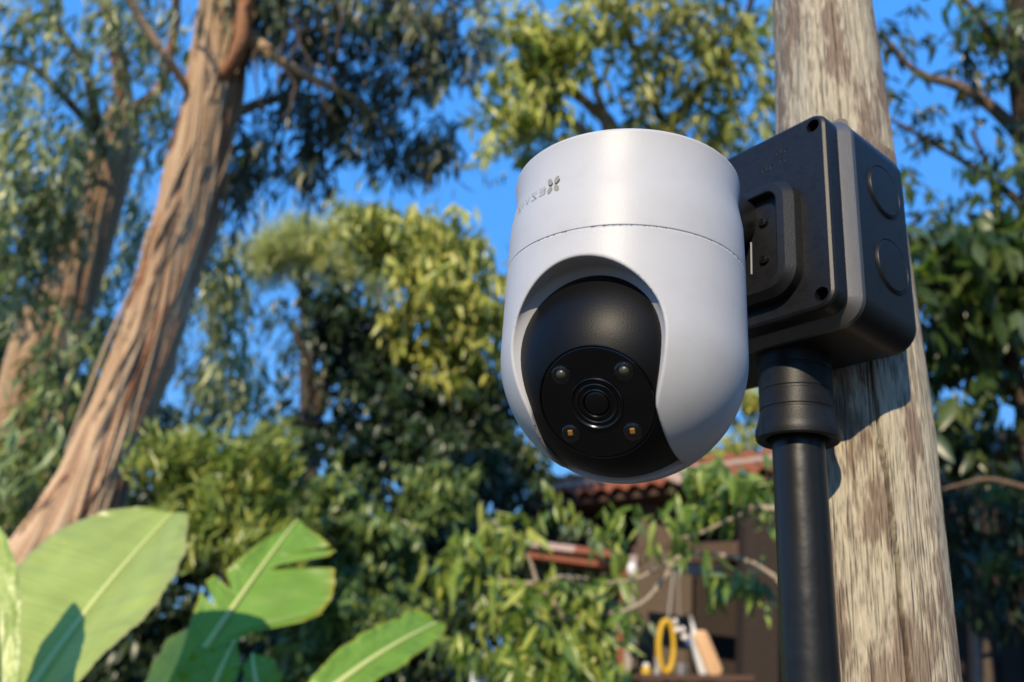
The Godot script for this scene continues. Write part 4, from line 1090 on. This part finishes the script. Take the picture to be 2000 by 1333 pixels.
	var s1 := plant("feathery_shrub", Vector3(-1.201, 1.5011, -3.8151), "feathery yellow green shrub behind the banana leaves", "shrub")
	branch(s1, [[Vector3(-1.0296, 0.8238, -3.7964), 0.0256], [Vector3(-1.1802, 1.6108, -3.8214), 0.0205], [Vector3(-1.2969, 2.0465, -3.7512), 0.0154], [Vector3(-1.4187, 2.3042, -3.6631), 0.0077]], M.bark_red, "stem")
	branch(s1, [[Vector3(-1.16, 1.5045, -3.8278), 0.0205], [Vector3(-1.1089, 1.9552, -3.8218), 0.0128], [Vector3(-1.0912, 2.3085, -3.7728), 0.0077]], M.bark_red, "stem")
	foliage(s1, sprays([[Vector3(-1.3313, 2.1336, -3.7265), Vector3(0.2308, 0.1539, 0.3), 1.8], [Vector3(-1.1139, 2.1405, -3.7961), Vector3(0.1282, 0.2308, 0.3), 1.5], [Vector3(-1.2803, 1.8769, -3.6693), Vector3(0.2751, 0.2, 0.3), 2], [Vector3(-1.0839, 1.7981, -3.8423), Vector3(0.2308, 0.2052, 0.3), 1.3], [Vector3(-1.558, 2.1653, -3.7422), Vector3(0.1314, 0.1314, 0.3), 0.7]], 230, 34, 0.075, "brush", 0.16), leaf_mesh(0.2, 0.2, 0.1, 0.0, 3), fresh, 60)
	rng.seed = 112
	var s2 := plant("leafy_shrub", Vector3(-0.7056, 1.4174, -4.8471), "rounded green shrub with small bright leaves below the dark tree", "shrub")
	branch(s2, [[Vector3(-0.5507, 0.4697, -4.7476), 0.0377], [Vector3(-0.7728, 1.6839, -4.8368), 0.0251], [Vector3(-0.877, 2.2452, -4.7705), 0.0126]], M.bark_dark, "stem")
	foliage(s2, sprays([[Vector3(-0.9456, 2.3254, -4.745), Vector3(0.2199, 0.1885, 0.3), 1.4], [Vector3(-0.6955, 2.0767, -4.7201), Vector3(0.277, 0.2154, 0.3), 2], [Vector3(-0.7759, 1.7288, -4.6321), Vector3(0.2411, 0.2411, 0.3), 1.6], [Vector3(-0.4829, 1.7592, -4.7711), Vector3(0.1847, 0.277, 0.3), 1], [Vector3(-1.0816, 2.0492, -4.753), Vector3(0.1885, 0.1885, 0.3), 0.9], [Vector3(-0.3922, 2.4318, -4.906), Vector3(0.1923, 0.1603, 0.3), 0.8], [Vector3(-0.948, 1.4533, -4.6024), Vector3(0.2411, 0.1808, 0.3), 1]], 125, 63, 0.078, "whorl", 0.12), broad, mid, 200)
	rng.seed = 113
	var s3 := plant("dark_hedge", Vector3(-1.0369, 1.3552, -7.1223), "dense dark hedge behind the shrubs", "hedge")
	branch(s3, [[Vector3(-0.8092, -0.0374, -6.9761), 0.0554], [Vector3(-1.1355, 1.7467, -7.1072), 0.0369], [Vector3(-1.2886, 2.5716, -7.0097), 0.0185]], M.bark_dark, "stem")
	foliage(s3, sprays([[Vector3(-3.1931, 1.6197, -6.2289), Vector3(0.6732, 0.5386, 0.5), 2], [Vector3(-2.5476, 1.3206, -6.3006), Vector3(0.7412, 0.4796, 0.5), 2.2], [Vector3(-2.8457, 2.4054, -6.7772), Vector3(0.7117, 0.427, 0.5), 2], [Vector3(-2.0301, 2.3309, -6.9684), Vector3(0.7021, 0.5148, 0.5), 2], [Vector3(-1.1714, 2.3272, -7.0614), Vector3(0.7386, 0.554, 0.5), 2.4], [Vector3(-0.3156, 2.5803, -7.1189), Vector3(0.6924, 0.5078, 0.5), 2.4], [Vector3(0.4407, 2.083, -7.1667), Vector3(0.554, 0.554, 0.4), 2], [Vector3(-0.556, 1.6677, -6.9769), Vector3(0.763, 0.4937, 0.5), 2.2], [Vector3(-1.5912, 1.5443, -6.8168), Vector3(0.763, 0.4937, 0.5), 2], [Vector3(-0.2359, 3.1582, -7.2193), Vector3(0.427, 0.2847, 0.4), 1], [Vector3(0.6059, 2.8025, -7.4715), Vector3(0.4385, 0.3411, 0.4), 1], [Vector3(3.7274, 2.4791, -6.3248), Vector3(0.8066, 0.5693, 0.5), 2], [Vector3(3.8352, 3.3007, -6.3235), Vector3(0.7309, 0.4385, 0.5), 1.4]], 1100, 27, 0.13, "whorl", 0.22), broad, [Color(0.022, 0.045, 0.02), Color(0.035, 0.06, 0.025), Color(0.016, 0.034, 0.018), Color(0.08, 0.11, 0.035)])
	rng.seed = 114
	var s4 := plant("drooping_shrub", Vector3(0.1704, 1.5134, -3.0951), "shrub with drooping narrow leaves and forked twigs in front of the tiled house", "shrub")
	branch(s4, [[Vector3(0.1471, 0.8753, -3.1246), 0.0205], [Vector3(0.1814, 1.3472, -3.088), 0.0159], [Vector3(0.27, 1.6242, -3.0371), 0.0117], [Vector3(0.2341, 1.6976, -2.9872), 0.0115], [Vector3(0.1648, 1.7794, -2.9867), 0.0096], [Vector3(0.0725, 1.7812, -2.9902), 0.0077], [Vector3(-0.0128, 1.8062, -2.989), 0.0058]], M.bark_pale)
	branch(s4, [[Vector3(0.1648, 1.7794, -2.9867), 0.0096], [Vector3(0.1209, 1.8736, -2.98), 0.0058], [Vector3(0.0611, 1.9228, -2.9761), 0.0058], [Vector3(-0.0196, 1.9887, -2.9677), 0.0038]], M.bark_pale)
	branch(s4, [[Vector3(0.1685, 1.778, -2.9866), 0.0077], [Vector3(0.2355, 1.8199, -2.9785), 0.0058], [Vector3(0.3452, 1.819, -2.9679), 0.0038]], M.bark_pale)
	branch(s4, [[Vector3(0.2537, 1.6732, -2.9867), 0.0096], [Vector3(0.3692, 1.699, -2.9735), 0.0077], [Vector3(0.4665, 1.7147, -2.9589), 0.0058]], M.bark_pale)
	foliage(s4, sprays([[Vector3(-0.0917, 1.8567, -2.9829), Vector3(0.1154, 0.0962, 0.15), 1.3], [Vector3(0.0092, 1.982, -2.9687), Vector3(0.0962, 0.0481, 0.15), 0.6], [Vector3(0.1836, 1.7721, -2.9861), Vector3(0.1346, 0.0673, 0.15), 0.8], [Vector3(0.3295, 1.7741, -2.9734), Vector3(0.1154, 0.0673, 0.15), 0.9], [Vector3(-0.0051, 1.6167, -2.8992), Vector3(0.1302, 0.1673, 0.15), 1.6], [Vector3(0.1886, 1.5989, -2.8935), Vector3(0.1487, 0.1487, 0.15), 1.8], [Vector3(0.332, 1.6105, -2.9306), Vector3(0.0946, 0.1513, 0.15), 1]], 46, 18, 0.105, "whorl", 0.09), lance, fresh, 300)
	foliage(s4, sprays([[Vector3(0.2661, 1.5348, -3.3895), Vector3(0.2834, 0.1526, 0.2), 2], [Vector3(0.4557, 1.6266, -3.4694), Vector3(0.1122, 0.2244, 0.2), 1], [Vector3(0.4376, 2.2013, -4.3295), Vector3(0.1693, 0.0621, 0.2), 0.5]], 34, 22, 0.07, "whorl", 0.09), broad, [Color(0.12, 0.16, 0.08), Color(0.16, 0.2, 0.1), Color(0.08, 0.12, 0.05)])
	rng.seed = 115
	var s5 := plant("slender_shrub", Vector3(0.7918, 1.5765, -2.1592), "slender shrub with bright green leaves reaching out behind the black pipe", "shrub")
	branch(s5, [[Vector3(0.9619, 1.1446, -2.1611), 0.0154], [Vector3(0.9066, 1.7088, -2.1623), 0.0121], [Vector3(0.8092, 1.9441, -2.1166), 0.0088], [Vector3(0.7201, 1.9492, -2.0939), 0.0087], [Vector3(0.6687, 1.953, -2.1102), 0.0072], [Vector3(0.6335, 1.9637, -2.119), 0.0058], [Vector3(0.5885, 1.9794, -2.1288), 0.0043]], M.bark_pale)
	branch(s5, [[Vector3(0.6687, 1.9504, -2.1107), 0.0058], [Vector3(0.6094, 1.9234, -2.1335), 0.0043], [Vector3(0.5464, 1.8905, -2.1559), 0.0043], [Vector3(0.495, 1.8748, -2.1707), 0.0029]], M.bark_pale)
	branch(s5, [[Vector3(0.9233, 1.6483, -2.2131), 0.0077], [Vector3(0.7312, 1.8342, -2.2682), 0.0062], [Vector3(0.5434, 1.8453, -2.319), 0.0077], [Vector3(0.4896, 1.7794, -2.3383), 0.0077], [Vector3(0.4423, 1.721, -2.3527), 0.0062], [Vector3(0.3732, 1.6818, -2.3671), 0.0046]], M.bark_pale)
	branch(s5, [[Vector3(0.5161, 1.8298, -2.3271), 0.0062], [Vector3(0.4336, 1.7758, -2.3497), 0.0046], [Vector3(0.3345, 1.7552, -2.3677), 0.0031]], M.bark_pale)
	foliage(s5, sprays([[Vector3(0.6615, 2.0565, -2.0901), Vector3(0.0649, 0.0721, 0.1), 2.4], [Vector3(0.5919, 2.0661, -2.1618), Vector3(0.059, 0.0442, 0.1), 1], [Vector3(0.5805, 2.0217, -2.122), Vector3(0.0577, 0.0433, 0.1), 0.9], [Vector3(0.4921, 1.9518, -2.1584), Vector3(0.0866, 0.0505, 0.1), 1.2], [Vector3(0.3806, 1.9411, -2.2343), Vector3(0.0737, 0.0369, 0.1), 0.6], [Vector3(0.559, 1.9016, -2.1509), Vector3(0.0577, 0.0577, 0.1), 0.8], [Vector3(0.4063, 1.8805, -2.2909), Vector3(0.0527, 0.0377, 0.1), 0.4], [Vector3(0.7358, 1.8107, -2.48), Vector3(0.0833, 0.0833, 0.1), 0.5], [Vector3(0.2062, 1.9942, -2.5535), Vector3(0.0667, 0.05, 0.1), 0.4]], 24, 18, 0.075, "whorl", 0.06), lance, [Color(0.12, 0.2, 0.035), Color(0.2, 0.28, 0.045), Color(0.07, 0.12, 0.03), Color(0.3, 0.34, 0.07)], 300)

# unseen trees added outside the frame for the light: they keep the open sky off the post and show in the glossy parts
func added_trees(lance: Mesh, pal: Array) -> void:
	rng.seed = 130
	for s in [[Vector3(4.6, 0, 0.6), "added leafy tree right of the post, outside the view, keeping open sky off it", 3.4], [Vector3(3.0, 0, 4.4), "added leafy tree behind the viewer to the right, unseen, blocking open sky", 3.2], [Vector3(5.4, 0, -2.4), "added leafy tree beyond the right edge of the view, blocking open sky", 3.4]]:
		var o := plant("added_tree", s[0], s[1], "tree", "added trees round the viewer")
		var p: Vector3 = s[0]
		world_put(tube(smooth_path([[p, 0.16], [p + Vector3(0.1, 1.5, 0), 0.13], [p + Vector3(0, 3.2, 0.1), 0.09], [p + Vector3(0.1, 4.6, 0), 0.04]], 4), 10).mesh(60), "trunk", M.bark_dark, o)
		foliage(o, sprays([[p + Vector3(0, s[2], 0), Vector3(1.7, 2.0, 1.7), 1.0], [p + Vector3(0.4, 1.4, 0.3), Vector3(1.6, 1.2, 1.6), 0.6]], 200, 27, 0.26, "whorl", 0.35), lance, pal)

# ---------------------------------------------------------------- banana plant
func samp(a: Array, t: float) -> float:                            # [[t, value], ...]
	for i in a.size() - 1:
		if t <= a[i + 1][0]: return lerpf(a[i][1], a[i + 1][1], clampf((t - a[i][0]) / maxf(a[i + 1][0] - a[i][0], 1e-5), 0, 1))
	return a[-1][1]

func banana_leaf(parent: Node3D, A: Vector3, B: Vector3, N: Vector3, wl: Array, wr: Array, unit: float, slant: float, fold: float, arch: float, c: Color, edge: Color, seed_: int, rib := 0.009) -> void:
	var nz := FastNoiseLite.new(); nz.seed = seed_; nz.frequency = 1.0
	var dir := (B - A).normalized()
	N = (N - dir * N.dot(dir)).normalized()
	var side := dir.cross(N)
	var rows := []; var cols := []
	var mids := []
	var nt := 240
	var ns := 12
	for i in nt + 1:
		var t := float(i) / nt
		var m := A.lerp(B, t) + N * arch * sin(PI * t)
		var l := PackedVector3Array(); var cl := PackedColorArray()
		for k in range(-ns, ns + 1):
			var s := float(k) / ns
			var w: float = samp(wr if s > 0 else wl, t) * unit
			w *= 1.0 + 0.03 * nz.get_noise_2d(t * 30.0, signf(s) * 7.0)
			var d := absf(s) * w
			var vein := nz.get_noise_2d(t * 150.0, signf(s) * 20.0)
			var p := m + side * (s * w) + dir * (slant * d)
			p += N * (fold * d + (0.012 if unit > 0.00091 else 0.004) * nz.get_noise_2d(t * 5.0, s * 1.5) * absf(s) - 0.55 * fold * d * d / maxf(unit * 200.0, 0.01) + 0.0002 * vein * absf(s))
			l.append(p)
			var cc := c * (1.0 + 0.2 * vein + 0.2 * nz.get_noise_2d(t * 4.0 + 9.0, s * 2.0))
			cc = cc.lerp(edge, smoothstep(0.90, 1.0, absf(s) + 0.05 * nz.get_noise_2d(t * 20.0, 3.0)) * 0.8)
			cc.a = 1.0
			cl.append(cc)
		rows.append(l); cols.append(cl)
		mids.append([m + N * 0.002, lerpf(rib, rib * 0.25, t)])
	var blade := world_put(grid_mesh(rows, false, cols), "leaf", M.banana, parent)
	var every := []
	for i in range(0, mids.size(), 6): every.append(mids[i])
	var r := put(tube(every, 8).mesh(60), "midrib", M.midrib, blade)
	r.global_transform = Transform3D()

func banana() -> void:
	M.midrib = mat(lin(0.55, 0.6, 0.2), 0.45)
	M.midrib.backlight_enabled = true
	M.midrib.backlight = Color(0.4, 0.4, 0.1)
	M.stalk = bump(mat(lin(0.16, 0.2, 0.07), 0.6), noise_tex(31, 0.03), 0.3, 5.0, true)
	var o := plant("banana_plant", Vector3(-0.6518, 1.2386, -1.5389), "banana plant with broad pale green leaves at the lower left", "plant")
	var foot := o.position
	world_put(tube(smooth_path([[foot + Vector3(0, -0.05, 0), 0.07], [foot + Vector3(0.01, 0.4, 0), 0.06], [foot + Vector3(0.0, 0.8, 0.02), 0.045], [foot + Vector3(0.0, 1.02, 0.03), 0.03]], 5), 16).mesh(60), "stalk", M.stalk, o)
	var crown := foot + Vector3(0, 1.0, 0.03)
	var pale := Color(0.42, 0.52, 0.13)
	var green := Color(0.21, 0.38, 0.045)
	var gold_edge := Color(0.42, 0.34, 0.03)
	var bases := [[Vector3(-0.6437, 1.3353, -1.1786), 0.007], [Vector3(-0.5539, 1.3472, -1.0679), 0.0047], [Vector3(-0.5943, 1.3715, -1.6363), 0.009], [Vector3(-0.3259, 1.4038, -1.5083), 0.006], [Vector3(-0.4792, 1.3759, -1.5166), 0.0051], [Vector3(-0.3931, 1.3876, -1.6459), 0.0044], [Vector3(-0.6835, 1.2615, -1.8034), 0.0075]]
	for b in bases: world_put(tube(smooth_path([[crown, 0.016], [crown.lerp(b[0], 0.5) + Vector3(0, -0.02, 0), 0.012], [b[0], 0.008]], 5), 10).mesh(60), "leaf_stalk", M.stalk, o)
	banana_leaf(o, bases[0][0], Vector3(-0.5865, 1.7355, -1.477), Vector3(-0.25, 0.45, 0.85), [[0, 10], [0.2, 95], [0.4, 145], [0.56, 168], [0.72, 166], [0.87, 134], [0.95, 86], [0.985, 44], [1, 4]], [[0, 10], [0.2, 90], [0.4, 140], [0.56, 160], [0.72, 128], [0.84, 90], [0.93, 62], [0.98, 34], [1, 5]], 0.00094, 0.12, 0.42, 0.02, pale, Color(0.4, 0.38, 0.16), 5)
	banana_leaf(o, bases[1][0], Vector3(-0.7063, 1.667, -1.1563), Vector3(0.5, 0.3, 0.85), [[0, 10], [0.3, 100], [0.6, 120], [0.85, 70], [1, 3]], [[0, 6], [0.3, 30], [0.6, 33], [0.75, 30], [0.9, 18], [1, 3]], 0.0009, 0.1, 0.35, 0.02, pale, Color(0.33, 0.38, 0.18), 6)
	banana_leaf(o, bases[2][0], Vector3(-0.4595, 1.7957, -1.8791), Vector3(0.1, 0.5, 0.85), [[0, 7], [0.2, 29], [0.3, 45], [0.42, 66], [0.44, 29], [0.46, 68], [0.51, 63], [0.54, 22], [0.56, 53], [0.7, 37], [0.8, 27], [0.9, 14], [1, 1]], [[0, 7], [0.3, 34], [0.36, 52], [0.39, 120], [0.42, 144], [0.5, 146], [0.6, 134], [0.665, 120], [0.69, 19], [0.71, 26], [0.735, 101], [0.772, 105], [0.782, 39], [0.79, 93], [0.86, 65], [0.93, 33], [1, 3]], 0.00119, 0.55, 0.12, 0.015, green, gold_edge, 7)
	banana_leaf(o, bases[3][0], Vector3(-0.107, 1.5939, -1.7462), Vector3(-0.1, 0.6, 0.8), [[0, 8], [0.2, 40], [0.44, 54], [0.6, 50], [0.77, 46], [0.8, 40], [0.83, 48], [0.92, 43], [1, 16]], [[0, 8], [0.2, 40], [0.5, 55], [0.7, 52], [0.86, 46], [0.87, 14], [0.89, 40], [0.96, 30], [1, 10]], 0.00107, 0.25, 0.25, 0.02, green, gold_edge, 8)
	banana_leaf(o, bases[4][0], Vector3(-0.4633, 1.5289, -1.5835), Vector3(0.2, 0.4, 0.9), [[0, 8], [0.4, 62], [0.7, 52], [0.9, 20], [1, 2]], [[0, 8], [0.4, 34], [0.7, 30], [0.9, 12], [1, 2]], 0.00104, 0.2, 0.3, 0.02, green, Color(0.2, 0.3, 0.05), 9)
	banana_leaf(o, bases[5][0], Vector3(-0.4543, 1.5081, -1.6895), Vector3(0.0, 0.3, 0.95), [[0, 6], [0.4, 22], [0.8, 18], [1, 2]], [[0, 6], [0.4, 44], [0.7, 36], [1, 3]], 0.0011, 0.2, 0.3, 0.02, green, Color(0.2, 0.3, 0.05), 10)
	banana_leaf(o, bases[6][0], Vector3(-0.5898, 1.6019, -2.0148), Vector3(-0.3, 0.7, 0.6), [[0, 8], [0.3, 60], [0.6, 80], [0.85, 45], [1, 3]], [[0, 8], [0.3, 60], [0.6, 80], [0.85, 45], [1, 3]], 0.0013, 0.3, 0.15, 0.03, Color(0.08, 0.17, 0.03), Color(0.2, 0.26, 0.05), 11)
